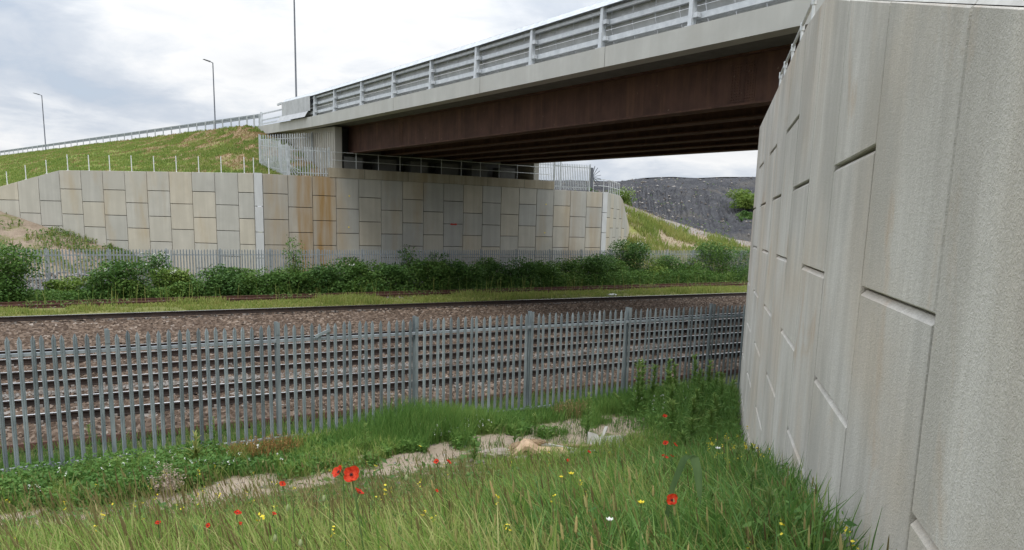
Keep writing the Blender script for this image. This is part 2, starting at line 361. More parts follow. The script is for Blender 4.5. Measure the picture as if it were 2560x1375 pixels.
def sand():
    m, N = newmat('sandy_soil'); p = pos(N)
    n = N.noise(p, 1.4, 6, 0.6); f = N.noise(p, 16, 5, 0.65)
    col = N.mix(N.ramp(n, [(0.3, 0.0), (0.7, 1.0)]), (0.27, 0.215, 0.16), (0.37, 0.305, 0.235))
    col = N.mix(N.math('MULTIPLY', N.ramp(f, [(0.35, 1.0), (0.6, 0.0)]), 0.45), col, (0.19, 0.15, 0.11))
    gt = N.mix(N.ramp(N.noise(p, 6, 4), [(0.3, 0.0), (0.7, 1.0)]), (0.06, 0.09, 0.025), (0.15, 0.14, 0.06))
    k = N.math('ADD', attr(N, 'cover'), N.math('MULTIPLY', N.math('SUBTRACT', N.noise(p, 5.0, 7, 0.7), 0.5), 2.4))
    col = N.mix(N.ramp(k, [(0.38, 0.0), (0.72, 1.0)]), col, gt)
    finish(N, col, 0.95, 0, f, 0.6, 0.03, 0.1); return m
M['sand'] = sand()
M['embank'] = soil('embankment_soil', (0.25, 0.175, 0.105), (0.36, 0.265, 0.165), ((0.11, 0.165, 0.035), (0.20, 0.235, 0.06)), 0.55, 0.50, 0.62, ('along', [(0.03, 0.0), (0.33, 0.05), (0.5, 0.28)]))
M['coneSoil'] = soil('bare_brown_soil', (0.24, 0.185, 0.135), (0.36, 0.29, 0.225), ((0.10, 0.12, 0.04), (0.17, 0.16, 0.07)), 0.7, 0.50, 0.62)
M['bank'] = soil('rough_grass_bank', (0.27, 0.215, 0.145), (0.36, 0.30, 0.21), ((0.15, 0.18, 0.045), (0.25, 0.235, 0.075)), 0.45, 0.62, 0.76, ('along', [(0.12, 0.25), (0.38, 0.0)]), (.70, .84, (0.25, 0.225, 0.205)))
M['verge'] = soil('mossy_verge', (0.13, 0.14, 0.045), (0.19, 0.195, 0.065), ((0.16, 0.17, 0.06), (0.22, 0.2, 0.09)), 0.4, 0.5, 0.6)
def spoil():
    m, N = newmat('dark_shale'); p = pos(N)
    n = N.noise(p, 0.5, 6, 0.65); f = N.noise(N.scaled(p, (1, 1, 0.25)), 2.6, 6, 0.7); g = N.noise(p, 0.16, 4)
    col = N.mix(N.ramp(n, [(0.3, 0.0), (0.7, 1.0)]), (0.060, 0.062, 0.070), (0.125, 0.124, 0.13))
    col = N.mix(N.math('MULTIPLY', N.ramp(f, [(0.36, 1.0), (0.5, 0.0)]), 0.6), col, (0.032, 0.033, 0.037))
    col = N.mix(N.math('MULTIPLY', N.ramp(g, [(0.58, 0.0), (0.7, 1.0)]), 0.5), col, (0.16, 0.145, 0.12))
    finish(N, col, 0.95, 0, f, 1.0, 0.5, 0.1)
    return m
M['spoil'] = spoil()

# ------------------------------------------------------------------ ground
NA0 = math.radians(44.5)
GU = np.array([-30, -5, 0, 3.7, 6.4, 9.0, 11.0, 12.0, 400.]); GZ = np.array([-1.0, -1.2, -1.65, -2.2, -2.85, -3.5, -4.05, -4.12, -4.14])
def ground_z(X, Y):
    X = np.asarray(X, float); Y = np.asarray(Y, float)
    u = Y + 0.25 * np.clip(X, -12, 14)
    z = np.interp(u, GU, GZ)
    z = z + (fbm(X * 0.9, Y * 0.9, 3) - 0.5) * 0.10 * (Y < 15.2)
    far = np.clip((np.abs(X) - 60) / 60, 0, 1); z = z * (1 - far) + -4.3 * far
    return np.where(Y > 15.0, -4.16, z)
def grid_obj(name, xs, ys, zf, mat, **kw):
    X, Y = np.meshgrid(xs, ys); Z = zf(X, Y)
    V = np.stack([X, Y, Z], -1).reshape(-1, 3); nx, ny = len(xs), len(ys)
    i = np.arange(nx - 1)[None, :] + nx * np.arange(ny - 1)[:, None]; i = i.ravel()
    return np_obj(name, V, np.stack([i, i + 1, i + nx + 1, i + nx], 1), mat, smooth=True, **kw)
xs = np.concatenate([[-3000, -600, -150, -60, -30, -15], np.arange(-8, 18, 0.3), np.arange(18, 60, 3), [70, 100, 150, 600, 3000]])
ys = np.concatenate([[-3000, -600, -100, -40, -15, -6], np.arange(-3, 16, 0.3), np.arange(16, 60, 3), [80, 150, 600, 3000]])
NCA, NSA = math.cos(NA0), math.sin(NA0)
def bare(X, Y):
    w_ = (fbm(X * 1.3, Y * 1.3, 71) - .5) * 1.3
    a = np.exp(-((Y - 11.65 - .08 * X + w_ * .7) / .5) ** 2) * (X < 7.4)
    b_ = np.exp(-(((X - 9.2) / 1.9) ** 2 + ((Y - 12.25 + w_ * .6) / .85) ** 2))
    c = np.exp(-(((X - 7.2) / 1.4) ** 2 + ((Y - 12.2) / .6) ** 2))
    return np.clip(np.maximum(np.maximum(a, b_), c) * 1.25 + w_ * .12 - .9 * (fbm(X * 2.3, Y * 2.3, 72) > .57), 0, 1)
def gcover(X, Y): return np.where(Y > 15, .8, 1 - np.clip(bare(X, Y) * 1.3, 0, 1))
GX, GY = np.meshgrid(xs, ys)
tag(grid_obj('ground', xs, ys, ground_z, M['sand'], attr={'cover': gcover(GX, GY).ravel()}), kind='structure')

# ------------------------------------------------------------------ ballast bed and tracks
RT = -3.90
def ballast_profile(Y):
    k = [(15.2, -4.22), (15.9, -4.12), (16.4, -4.06), (16.9, -4.075), (19.3, -4.075), (19.75, -3.99), (20.2, -4.02), (20.5, -4.075), (22.7, -4.075), (23.2, -4.02), (23.9, -4.075), (26.3, -4.075), (26.9, -4.03), (28.5, -4.08), (30.6, -4.05), (31.6, -3.97), (32.35, -3.93), (32.7, -4.05), (33.2, -4.13), (34.3, -4.12), (35.4, -4.06), (36.3, -4.14), (37.5, -4.17)]
    return np.interp(Y, [a for a, b in k], [b for a, b in k])
def stones(name, xs0, xs1, ys0, ys1, d, amp, mat):
    nx = int((xs1 - xs0) / d); ny = int((ys1 - ys0) / d)
    X, Y = np.meshgrid(np.linspace(xs0, xs1, nx), np.linspace(ys0, ys1, ny))
    X = X + RNG.uniform(-.42, .42, X.shape) * d; Y = Y + RNG.uniform(-.42, .42, X.shape) * d
    Z = ballast_profile(Y) + RNG.uniform(-1, 1, X.shape) * amp + (fbm(X * 0.7, Y * 0.7, 9) - 0.5) * 0.05
    V = np.stack([X, Y, Z], -1).reshape(-1, 3)
    i = (np.arange(nx - 1)[None, :] + nx * np.arange(ny - 1)[:, None]).ravel()
    F = np.concatenate([np.stack([i, i + 1, i + nx + 1], 1), np.stack([i, i + nx + 1, i + nx], 1)])
    return np_obj(name, V, F, mat, attr={'rnd': np.tile(RNG.beta(1.0, 1.2, len(i)), 2)})
tag(stones('ballast', -4, 26, 15.2, 27.0, 0.066, 0.044, M['ballast']), kind='structure')
tag(stones('ballast', -5, 45, 27.0, 37.6, 0.085, 0.045, M['ballast']), kind='structure')
for (a, b, c, d_) in ((26, 160, 15.2, 27.0), (45, 160, 27.0, 37.6), (-150, -4, 15.2, 27.0), (-150, -5, 27.0, 37.6)):
    tag(stones('ballast', a, b, c, d_, 0.45, 0.03, M['ballast']), kind='structure')
# pale stones heaped along the cess between the two nearest tracks
def pebble_heap(name, n, fx, fy, fz, smin, smax, mat, **kw):
    base = np.array([(1, 0, 0), (-1, 0, 0), (0, 1, 0), (0, -1, 0), (0, 0, 1), (0, 0, -1)], float)
    fc = np.array([(0, 2, 4), (2, 1, 4), (1, 3, 4), (3, 0, 4), (2, 0, 5), (1, 2, 5), (3, 1, 5), (0, 3, 5)])
    X = fx(n); Y = fy(n); Z = fz(X, Y)
    S = RNG.uniform(smin, smax, (n, 1, 1)) * RNG.uniform(0.55, 1.25, (n, 6, 1))
    V = base[None] * S; a = RNG.uniform(0, 6.28, n); ca, sa = np.cos(a)[:, None], np.sin(a)[:, None]
    x = V[..., 0] * ca - V[..., 1] * sa; y = V[..., 0] * sa + V[..., 1] * ca
    V = np.stack([x + X[:, None], y + Y[:, None], V[..., 2] * 0.8 + Z[:, None]], -1).reshape(-1, 3)
    F = (fc[None] + 6 * np.arange(n)[:, None, None]).reshape(-1, 3)
    return np_obj(name, V, F, mat, attr={'rnd': np.repeat(RNG.uniform(0, 1, n), 8)}, **kw)
tag(pebble_heap('pale_ballast_stones', 5200, lambda n: RNG.uniform(-3, 24, n), lambda n: RNG.normal(19.85, 0.13, n), lambda X, Y: ballast_profile(Y) + 0.01, 0.025, 0.055, M['ballast_pale']), kind='stuff')
tag(pebble_heap('loose_ballast_stones', 9000, lambda n: RNG.uniform(-3, 22, n), lambda n: RNG.uniform(15.3, 27, n), lambda X, Y: ballast_profile(Y) + 0.01, 0.022, 0.045, M['ballast']), kind='stuff')

def railway(cy0, label, rails_mat, x0=-60., x1=150., sleepers=(-3.5, 26.), slope=0.0, pol=True, rt=RT, skip=(), drop=0.0):
    t = empty('railway_track', (10, cy0, rt - 0.25), label, 'railway track')
    Y = lambda x, o: cy0 + o + slope * (x - 20)
    for o in (-0.752, 0.752):
        z = rt - (0.10 if o in skip else 0)
        b = MB(); prof = [(-.075, -.185), (.075, -.185), (.075, -.150), (.012, -.132), (.01, -.045), (.036, -.036), (.036, -.004), (-.036, -.004), (-.036, -.036), (-.01, -.045), (-.012, -.132), (-.075, -.150)]
        b.prism([(x0, Y(x0, o) + p, z + q) for p, q in prof], None, (x1 - x0, slope * (x1 - x0), 0))
        r = b.build('rail', rails_mat, t)
        if pol and o not in skip:
            c = MB(); c.prism([(x0, Y(x0, o) + p, z + q) for p, q in ((-.033, -.003), (.033, -.003), (.033, .003), (.02, .006), (-.02, .006), (-.033, .003))], None, (x1 - x0, slope * (x1 - x0), 0))
            c.build('rail_head', M['railtop'], r)
    n = 0; x = sleepers[0]
    while x < sleepers[1] and n < 98:
        c = MB(); c.box((x, Y(x, 0), rt - 0.262 - drop), (0.25, 2.5, 0.17), 0); 
        for o in (-0.752, 0.752):
            for sgn in (-1, 1): c.box((x, Y(x, o) + sgn * 0.11, rt - 0.15 - drop), (0.07, 0.06, 0.06))
        c.build('sleeper', M['sleeper'], t); x += 0.65; n += 1
    return t
railway(18.12, 'nearest railway track just beyond the near palisade fence', M['railside'])
railway(21.57, 'second railway track beyond the strip of pale stones', M['railside'])
railway(25.1, 'third railway track seen just above the near fence rail', M['railside'])
railway(33.35, 'farther railway track alone in wide brown ballast beside the mossy verge', M['railside'], sleepers=(-3, 40), skip=(-0.752,), rt=RT + .05, drop=.09)
railway(40.1, 'rusty disused siding track overgrown at the foot of the shrubs', M['rust_rail'], sleepers=(-3, 47), slope=0.04, pol=False, rt=-3.87)
b = MB(); b.prism([(-30, 15.55 + p, -4.0 + q) for p, q in ((-.06, -.12), (.06, -.12), (.03, 0), (-.03, 0))], None, (75, 0.0, 0))
tag(b.build('loose_rail', M['rust_rail']), 'rusty loose rail lying along the ballast edge nearest the near fence', 'rail')
# verge between the far track and the siding
def verge_z(X, Y): return np.interp(Y, [35.2, 36.0, 37.6, 38.6, 44], [-4.14, -4.02, -3.99, -4.05, -4.08]) + (fbm(X * 0.8, Y * 0.8, 21) - 0.5) * 0.1
tag(grid_obj('verge', np.arange(-60, 120, 0.6), np.arange(35.2, 48.0, 0.4), verge_z, M['verge']), kind='structure')

# ------------------------------------------------------------------ concrete panel walls
def panel_wall(P0, ang, s_edges, z_bot, top, rows, mat, parent, gap_h=0.035, gap_v=0.03, chamf=0.012, depth=0.14, name='panel_facing', flip=False, ctop=None, core_d=None, core_mat=None, tintf=None):
    """wall face through P0 running at ang; outward normal is to the right of ang (flip: left). rows(i) -> joint heights"""
    ca, sa = math.cos(ang), math.sin(ang); nx, ny = (sa, -ca) if not flip else (-sa, ca)
    mb = MB(); P = lambda s, z, d: (P0[0] + s * ca + nx * d, P0[1] + s * sa + ny * d, z)
    for i in range(len(s_edges) - 1):
        a, b_ = s_edges[i] + gap_v / 2, s_edges[i + 1] - gap_v / 2
        ta, tb = top(a), top(b_); js = sorted(j for j in rows(i) if j > z_bot and j < min(ta, tb) - 0.45); lv = [z_bot] + js + [None]
        for k in range(len(lv) - 1):
            z0 = lv[k] + (gap_h / 2 if k else 0)
            if lv[k + 1] is None: za, zb = ta, tb
            else: za = min(lv[k + 1] - gap_h / 2, ta); zb = min(lv[k + 1] - gap_h / 2, tb)
            za = max(za, z0 + .03); zb = max(zb, z0 + .03)
            c = chamf; ct = (ctop or c) if lv[k + 1] is not None else c
            fr = [P(a + c, z0 + c, 0), P(b_ - c, z0 + c, 0), P(b_ - c, zb - ct, 0), P(a + c, za - ct, 0)]
            md = [P(a, z0, -c), P(b_, z0, -c), P(b_, zb, -ct), P(a, za, -ct)]
            bk = [P(a, z0, -depth), P(b_, z0, -depth), P(b_, zb, -depth), P(a, za, -depth)]
            fs = [(0, 1, 2, 3)] + [(4 + q, 4 + (q + 1) % 4, (q + 1) % 4, q) for q in range(4)] + [(8 + q, 8 + (q + 1) % 4, 4 + (q + 1) % 4, 4 + q) for q in range(4)]
            if flip: fs = [f[::-1] for f in fs]
            mb.poly(fr + md + bk, fs, tintf(i) if tintf else random.random())
    mb.build(name, mat, parent)
    # solid core behind the panels
    k = MB(); s0, s1 = s_edges[0], s_edges[-1]; n = max(2, int((s1 - s0) / 0.75)); ss = [s0 + (s1 - s0) * q / n for q in range(n + 1)]
    for q in range(n):
        a, b_ = ss[q], ss[q + 1]; ta, tb = top(a) - 0.012, top(b_) - 0.012
        cd = -(core_d or depth - .01)
        k.hexa([P(a, z_bot, cd), P(b_, z_bot, cd), P(b_, z_bot, -0.42), P(a, z_bot, -0.42), P(a, ta, cd), P(b_, tb, cd), P(b_, tb, -0.42), P(a, ta, -0.42)])
    k.build('wall_core', core_mat or M['joint'], parent)
    return P

# near wing wall -------------------------------------------------
NA = math.radians(44.5); ND = 0.835; NP0 = (ND * math.sin(NA), -ND * math.cos(NA))
def near_top(s): return 2.18 if s >= 8.2 else 2.18 - (8.2 - s) * 0.275
nw = empty('retaining_wall', (8, 6, -4), 'tall rough grey concrete panel wing wall rising close at the right', 'wall')
ne = [-8.8 + 1.5 * k for k in range(18)]
ne = [round(e, 3) for e in ne] + [17.75]
def nrows(i):
    s = ne[i]; odd = int(round((s - 3.2) / 1.5)) % 2
    return [(-0.30 if not odd else 0.476) + 1.56 * k for k in range(-6, 6)]
panel_wall(NP0, NA, ne, -4.6, near_top, nrows, M['near_conc'], nw, gap_h=0.018, gap_v=0.02, chamf=0.007, flip=True, ctop=0.03, core_d=.06, core_mat=M['near_joint'], tintf=lambda i: random.uniform(.75, .95) if ne[i] < 3.0 else random.uniform(.15, .8))
def NPt(s, z, d): return (NP0[0] + s * math.cos(NA) - math.sin(NA) * d, NP0[1] + s * math.sin(NA) + math.cos(NA) * d, z)
k = MB()
for a, b_ in ((-8.8, -4.3), (-4.28, 0.2), (0.22, 3.2), (3.22, 4.7), (4.72, 8.2)):
    k.hexa([NPt(a, near_top(a) + .004, -0.012), NPt(b_, near_top(b_) + .004, -0.012), NPt(b_, near_top(b_) + .004, -0.44), NPt(a, near_top(a) + .004, -0.44), NPt(a, near_top(a) + .034, -0.03), NPt(b_, near_top(b_) + .034, -0.03), NPt(b_, near_top(b_) + .034, -0.44), NPt(a, near_top(a) + .034, -0.44)])
k.build('coping', M['coping'], nw)
# near abutment behind the corner
nb = empty('abutment_wall', (20, 12, -4), 'near bridge abutment wall turning away behind the close wing wall', 'wall')
cxn, cyn = NPt(17.75, 0, 0)[:2]
panel_wall((cxn + 0.02, cyn - .06), 0.0, [0.02 + 1.5 * q for q in range(14)], -4.6, lambda s: 2.18, lambda i: [(0.476 if i % 2 else -0.3) + 1.56 * q for q in range(-6, 6)], M['near_conc'], nb, flip=True)
k = MB(); k.box((cxn + 10, cyn - 2.0, 2.62), (19, 3.6, 0.6)); k.build('bearing_shelf', M['beam_conc'], nb)
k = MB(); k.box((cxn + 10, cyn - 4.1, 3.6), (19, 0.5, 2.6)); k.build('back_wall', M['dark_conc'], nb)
# fill behind the near walls
def fill_z(X, Y):
    s = X * math.cos(NA) + Y * math.sin(NA); dd = X * math.sin(NA) - Y * math.cos(NA) - ND
    t = np.where(s >= 8.2, 2.08, 2.08 - (8.2 - s) * 0.262)
    return np.maximum(t, -1.6) + np.clip(dd - 1.0, 0, 9) * 0.28
def fill_mesh():
    S, D = np.meshgrid(np.arange(-9, 14.2, 0.6), np.concatenate([[0.45], np.arange(1, 30, 1.5)]))
    X = S * math.cos(NA) + (D + ND) * math.sin(NA); Y = S * math.sin(NA) - (D + ND) * math.cos(NA)
    Z = np.minimum(fill_z(X, Y), 5.6) + (fbm(X, Y, 31) - 0.5) * 0.15 - 0.05
    nx, ny = S.shape[1], S.shape[0]; i = (np.arange(nx - 1)[None, :] + nx * np.arange(ny - 1)[:, None]).ravel()
    return np_obj('embankment', np.stack([X, Y, Z], -1).reshape(-1, 3), np.stack([i, i + nx, i + nx + 1, i + 1], 1), M['embank'], smooth=True)
tag(fill_mesh(), kind='structure')

# far walls ------------------------------------------------------
FT = 2.63
fw = empty('abutment_wall', (24, 48, -4), 'far concrete panel abutment wall under the bridge with orange rust stains', 'wall')
fe = [11.52 + 1.5 * q for q in range(18)]
def frows(i): return [(-0.045 if i % 2 == 0 else 0.74) + 1.53 * q for q in range(-4, 4)] if i % 2 == 0 else [-0.80 + 1.53 * q for q in range(-4, 4)]
panel_wall((0, 48.0), 0.0, fe, -4.3, lambda s: FT, frows, M['far_conc'], fw)
k = MB(); k.box((24.05, 49.72, 2.935), (16.9, 3.5, 0.59)); cb = k.build('capping_beam', M['beam_conc'], fw)
k = MB()
for q in (17.9, 20.9, 23.9, 26.9, 29.9): k.box((q, 47.968, 2.935), (0.02, 0.006, 0.59))
k.build('beam_joint', M['joint'], cb)
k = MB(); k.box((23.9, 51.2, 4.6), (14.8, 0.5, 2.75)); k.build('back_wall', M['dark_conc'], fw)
for q in range(6):
    xg = 17.45 + 2.3 * q
    k = MB(); k.box((xg, 49.3, 3.62), (1.25, 1.1, 0.78)); k.build('bearing_plinth', M['dark_conc'], fw)
# ribbed side walls
def ribbed(x_at, side, name):
    k = MB(); a = Vector((x_at, 48.7, 0)); e = Vector((-0.0292, 1, 0))
    top = lambda y: np.interp(y, [48.7, 66], [5.80, 6.60])
    for y0, y1 in ((48.7, 57.0), (57.01, 66)):
        p0 = a + e * (y0 - 48.7); p1 = a + e * (y1 - 48.7)
        k.hexa([(p0.x, p0.y, 2.0), (p1.x, p1.y, 2.0), (p1.x + .45 * side, p1.y, 2.0), (p0.x + .45 * side, p0.y, 2.0), (p0.x, p0.y, top(y0)), (p1.x, p1.y, top(y1)), (p1.x + .45 * side, p1.y, top(y1)), (p0.x + .45 * side, p0.y, top(y0))] if side > 0 else
               [(p0.x - .45, p0.y, 2.0), (p1.x - .45, p1.y, 2.0), (p1.x, p1.y, 2.0), (p0.x, p0.y, 2.0), (p0.x - .45, p0.y, top(y0)), (p1.x - .45, p1.y, top(y1)), (p1.x, p1.y, top(y1)), (p0.x, p0.y, top(y0))])
    y = 48.95
    while y < 65.5:
        p = a + e * (y + .14 - 48.7); k.box((p.x - 0.022 * side, p.y, (3.25 + top(y) - .3) / 2), (0.044, 0.29, top(y) - .3 - 3.25), 0.0292, 0.5); y += 0.42
    return k
w1 = ribbed(16.22, 1, '').build('side_wall', M['wing_conc']); tag(w1, 'pale ribbed concrete side wall under the left end of the bridge deck', 'wall')
w2 = ribbed(31.6, -1, '').build('side_wall', M['wing_conc']); tag(w2, 'concrete side wall at the right end of the bearing shelf', 'wall')
# left wing
LA = math.radians(139.0 + 180.0)        # run from the far end towards the pilaster
lw = empty('wing_wall', (4, 54, -4), 'far left concrete panel wing wall with thin white stakes along its top', 'wall')
LP = (11.0 + 25.5 * math.cos(math.radians(139)), 48.02 + 25.5 * math.sin(math.radians(139)))
def lw_top(s): wd = 25.5 - s; return 2.63 if wd <= 12.9 else 2.63 - (wd - 12.9) * 0.245
le = [25.5 - 1.02] ; 
while le[0] > 0.4: le.insert(0, le[0] - 1.497)
le.append(25.48)
def lrows(i):
    j = len(le) - 2 - i
    return [(0.74 if j % 2 == 1 else -0.04) + 1.53 * q for q in range(-4, 4)]
panel_wall(LP, LA, le, -4.3, lw_top, lrows, M['wing_conc'], lw)
k = MB()
for z0, z1 in ((-4.3, -2.38), (-2.345, -0.83), (-0.795, 0.70), (0.735, 2.66)): k.box((11.26, 48.05, (z0 + z1) / 2), (0.46, 0.18, z1 - z0))
tag(k.build('corner_strip', M['strip_conc'], lw), 'pale pilaster strip at the bend')
# right wing
RA = math.radians(41.0)
rw = empty('wing_wall', (41, 51, -4), 'far right concrete panel wing wall angled towards the dark spoil heap', 'wall')
def rw_top(s): return 2.63 if s <= 6.2 else 2.63 - (s - 6.2) * 0.55
RP = (37.5, 48.0)
panel_wall((37.5 + .02, 48.01), RA, [0.02 + 1.35 * q for q in range(9)], -4.3, rw_top, lambda i: [(-0.045 if i % 2 else 0.74) + 1.53 * q for q in range(-4, 4)], M['wing_conc'], rw)
k = MB()
for z0, z1 in ((-4.3, -2.0), (-1.965, -0.43), (-0.395, 1.1), (1.135, 2.66)): k.box((37.27, 48.06, (z0 + z1) / 2), (0.44, 0.18, z1 - z0))
tag(k.build('corner_strip', M['strip_conc'], rw), 'pale pilaster strip at the corner')
k = MB()
for dx, dz, rx, rz in ((0, 0, .26, .085),):
    n = 18; pts = []
    for q in range(n):
        a = 2 * math.pi * q / n; pts.append((24.29 + rx * math.cos(a), 47.994, -0.06 + rz * math.sin(a) * (1.0 + 0.35 * math.cos(2 * a)) - 0.02 * math.exp(-((math.cos(a)) / 0.25) ** 2) * (math.sin(a) > 0)))
    k.prism(pts, None, (0, 0.012, 0))
tag(k.build('paint_mark', M['red'], fw), 'lip-shaped red paint blotch on a joint of the far wall')
for x, z in ((16.87, 1.54), (16.82, -.41), (31.84, 1.55), (31.81, -.51)):
    k = MB(); k.tube([(x, 47.985, z), (x, 48.005, z)], 0.05, 8); k.build('survey_target', M['yellow'], fw)

# ------------------------------------------------------------------ the bridge
def bx(Y, off=0.0): return 16.0 - 0.0292 * (Y - 30) + off
TZ = ([-25, 5, 13.9, 29.4, 43, 51, 63.5], [4.9, 5.50, 5.70, 6.0, 6.33, 6.54, 7.05])
def ftop(Y): return float(np.interp(Y, *TZ))
br = empty('road_bridge', (24, 30, 5), 'steel girder road bridge with pale concrete edge crossing over the railway', 'bridge')
BY = [-20, -10, 0, 5, 9.5, 13.9, 20, 26, 32, 38, 43, 47, 50.5, 54, 58, 63.5]
def beam_run(mb, ys_, off0, off1, zl0, zl1):
    for a, b_ in zip(ys_, ys_[1:]):
        mb.hexa([(bx(a, off0), a, zl0(a)), (bx(a, off1), a, zl0(a)), (bx(b_, off1), b_, zl0(b_)), (bx(b_, off0), b_, zl0(b_)), (bx(a, off0), a, zl1(a)), (bx(a, off1), a, zl1(a)), (bx(b_, off1), b_, zl1(b_)), (bx(b_, off0), b_, zl1(b_))])
k = MB(); beam_run(k, BY, 0, 0.55, lambda y: ftop(y) - 0.64, ftop); e1 = k.build('edge_beam', M['fascia'], br)
k = MB(); beam_run(k, BY, 15.2, 15.75, lambda y: ftop(y) - 0.64, ftop); k.build('edge_beam', M['fascia'], br)
k = MB()
for y in (50.7, 29.4, 38.1, 21.3):
    k = MB(); k.box((bx(y) - 0.002, y, ftop(y) - .32), (0.006, 0.012, 0.645), 0.0292); k.build('edge_joint', M['joint'], e1)
k = MB(); k2 = [y for y in BY if 5 <= y <= 52] 
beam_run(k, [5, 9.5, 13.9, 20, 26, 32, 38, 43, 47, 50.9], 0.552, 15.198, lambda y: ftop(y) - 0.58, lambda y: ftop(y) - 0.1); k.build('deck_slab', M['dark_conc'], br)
k = MB(); beam_run(k, BY, 0.56, 15.19, lambda y: ftop(y) - 0.096, lambda y: ftop(y) - 0.04); k.build('carriageway', M['asphalt'], br)
def gz(Y): return 4.24 + (Y - 48.5) * 0.0175
for q in range(6):
    o = 2.0 + 2.3 * q; k = MB(); ys_ = [9.6, 20, 30, 40, 49.7]
    beam_run(k, ys_, o - .016, o + .016, lambda y: gz(y) + .055, lambda y: ftop(y) - .62)
    beam_run(k, ys_, o - .30, o + .30, lambda y: gz(y), lambda y: gz(y) + .055)
    beam_run(k, ys_, o - .27, o + .27, lambda y: ftop(y) - .62, lambda y: ftop(y) - .582)
    g = k.build('girder', M['steel'], br)
    if q == 0:
        for yc in (17.2, 41.5):
            k = MB(); z0, z1 = gz(yc) + .16, ftop(yc) - .78
            k.box((bx(yc, o) - .022, yc, (z0 + z1) / 2), (.012, .95 if yc < 20 else .5, z1 - z0), 0.0292)
            for bz in range(13):
                for by in (-.4, -.3, -.2, -.1, .1, .2, .3, .4) if yc < 20 else (-.2, -.1, .1, .2):
                    zz = z0 + .07 + bz * (z1 - z0 - .14) / 12
                    k.tube([(bx(yc + by, o) - .027, yc + by, zz), (bx(yc + by, o) - .05, yc + by, zz)], .018, 6)
            k.build('splice_plate', M['steel'], g)
# diaphragms between girders
for y in (12, 18, 24, 30, 36, 42, 48):
    for q in range(5):
        k = MB(); a = bx(y, 2.0 + 2.3 * q + .05); c = bx(y, 2.0 + 2.3 * (q + 1) - .05)
        k.box(((a + c) / 2, y, gz(y) + .85), (c - a, .02, .7)); k.build('cross_brace', M['steel'], br)

# parapet ---------------------------------------------------------
def parapet(off, sgn, label, posts, ymax, ymin):
    """off: centre line of the posts; sgn: +1 when traffic is on +X side"""
    p = empty('bridge_parapet', (bx(30, off), 30, 6), label, 'parapet')
    for y in posts:
        k = MB(); z = ftop(y); x = bx(y, off)
        k.hexa([(x - .10, y - .075, z), (x + .10, y - .075, z), (x + .10, y + .075, z), (x - .10, y + .075, z), (x - .06 + .02 * sgn, y - .075, z + 1.36), (x + .08 * sgn + .02, y - .075, z + 1.36), (x + .08 * sgn + .02, y + .075, z + 1.36), (x - .06 + .02 * sgn, y + .075, z + 1.36)])
        k.box((x, y, z + .012), (.3, .3, .024)); pp = k.build('post', M['galv'], p)
        k = MB()
        for h in (.30, .82):
            k = MB(); k.box((x + .02, y - .17, z + h), (.13, .17, .13)); k.build('rail_bracket', M['galv'], pp)
    ys_ = [ymin] + [y for y in sorted(posts) if ymin < y < ymax] + [ymax]
    for h, hh, oo in ((.30, .17, .16), (.82, .15, .16), (1.20, .10, .13)):
        k = MB()
        for a, b_ in zip(ys_, ys_[1:]):
            k.bar((bx(a, off + oo * sgn), a + .004, ftop(a) + h), (bx(b_, off + oo * sgn), b_ - .004, ftop(b_) + h), .12, hh)
        k.build('rail', M['galv'], p)
    # sheet infill with seams, upper panel upright and lower panel raked
    y = ymin; n = 0
    k = MB()
    while y < ymax - .1:
        a, b_ = y + .012, min(y + 1.05, ymax) - .012; tn = random.random()
        for h0, h1, o0, o1 in ((.66, 1.40, .30, .30), (.0, .645, .50, .302)):
            q = [(bx(a, off + o0 * sgn), a, ftop(a) + h0), (bx(b_, off + o0 * sgn), b_, ftop(b_) + h0), (bx(b_, off + o1 * sgn), b_, ftop(b_) + h1), (bx(a, off + o1 * sgn), a, ftop(a) + h1)]
            q2 = [(v[0] + .02 * sgn, v[1], v[2]) for v in q]
            k.hexa(q + q2, tn)
        y += 1.05
    k.build('infill_sheet', M['galv_sheet'], p)
    k = MB()
    for a, b_ in zip(ys_, ys_[1:]):
        for (h0, o0), (h1, o1) in (((1.30, -.10), (1.52, .06)), ((1.52, .06), (1.40, .34))):
            q = [(bx(y_, off + o * sgn), y_, ftop(y_) + h) for y_, h, o in ((a, h0, o0), (b_, h0, o0), (b_, h1, o1), (a, h1, o1))]
            k.hexa(q + [(v[0] + .01 * sgn, v[1], v[2] + .012) for v in q])
    k.build('coping_sheet', M['galv'], p)
    return p
PY = [50.6, 47.0, 42.7, 38.45, 34.2, 30.0, 25.85, 21.7, 17.6, 13.4, 9.2, 5.0, 0.8, -3.4, -7.6]
pp = parapet(0.16, 1, 'galvanised rail parapet with sheet infill along the near edge of the bridge', PY, 57.2, -12)
k = MB(); o = 0.02
def plate(mb, y0, y1, h0, h1, o0, o1):
    q = [(bx(y, o_), y, ftop(y) + h) for y, h, o_ in ((y0, h0, o0), (y1, h0, o0), (y1, h1, o1), (y0, h1, o1))]
    mb.hexa(q + [(v[0] + .012, v[1], v[2]) for v in q])
plate(k, 51.15, 57.3, 0.40, 1.33, 0.03, 0.03); plate(k, 51.6, 57.75, 0.02, 0.395, -0.20, 0.028); k.build('end_sheet', M['galv_sheet'], pp)
k = MB()
for h in (.18, .45, .92): k.bar((bx(57.3, .2), 57.3, ftop(57.3) + h), (bx(63, .2), 63, ftop(63) + h), .07, .09)
k.box((bx(62.9, .12), 62.9, ftop(62.9) + .52), (.16, .16, 1.04)); k.box((bx(57.9, .1), 58.0, ftop(58) + 1.30), (.12, 1.1, .12)); k.build('end_rail', M['galv'], pp)
parapet(15.55, -1, 'far parapet on the other side of the bridge hidden above the deck', [y for y in PY if y > 0], 57.2, 2)

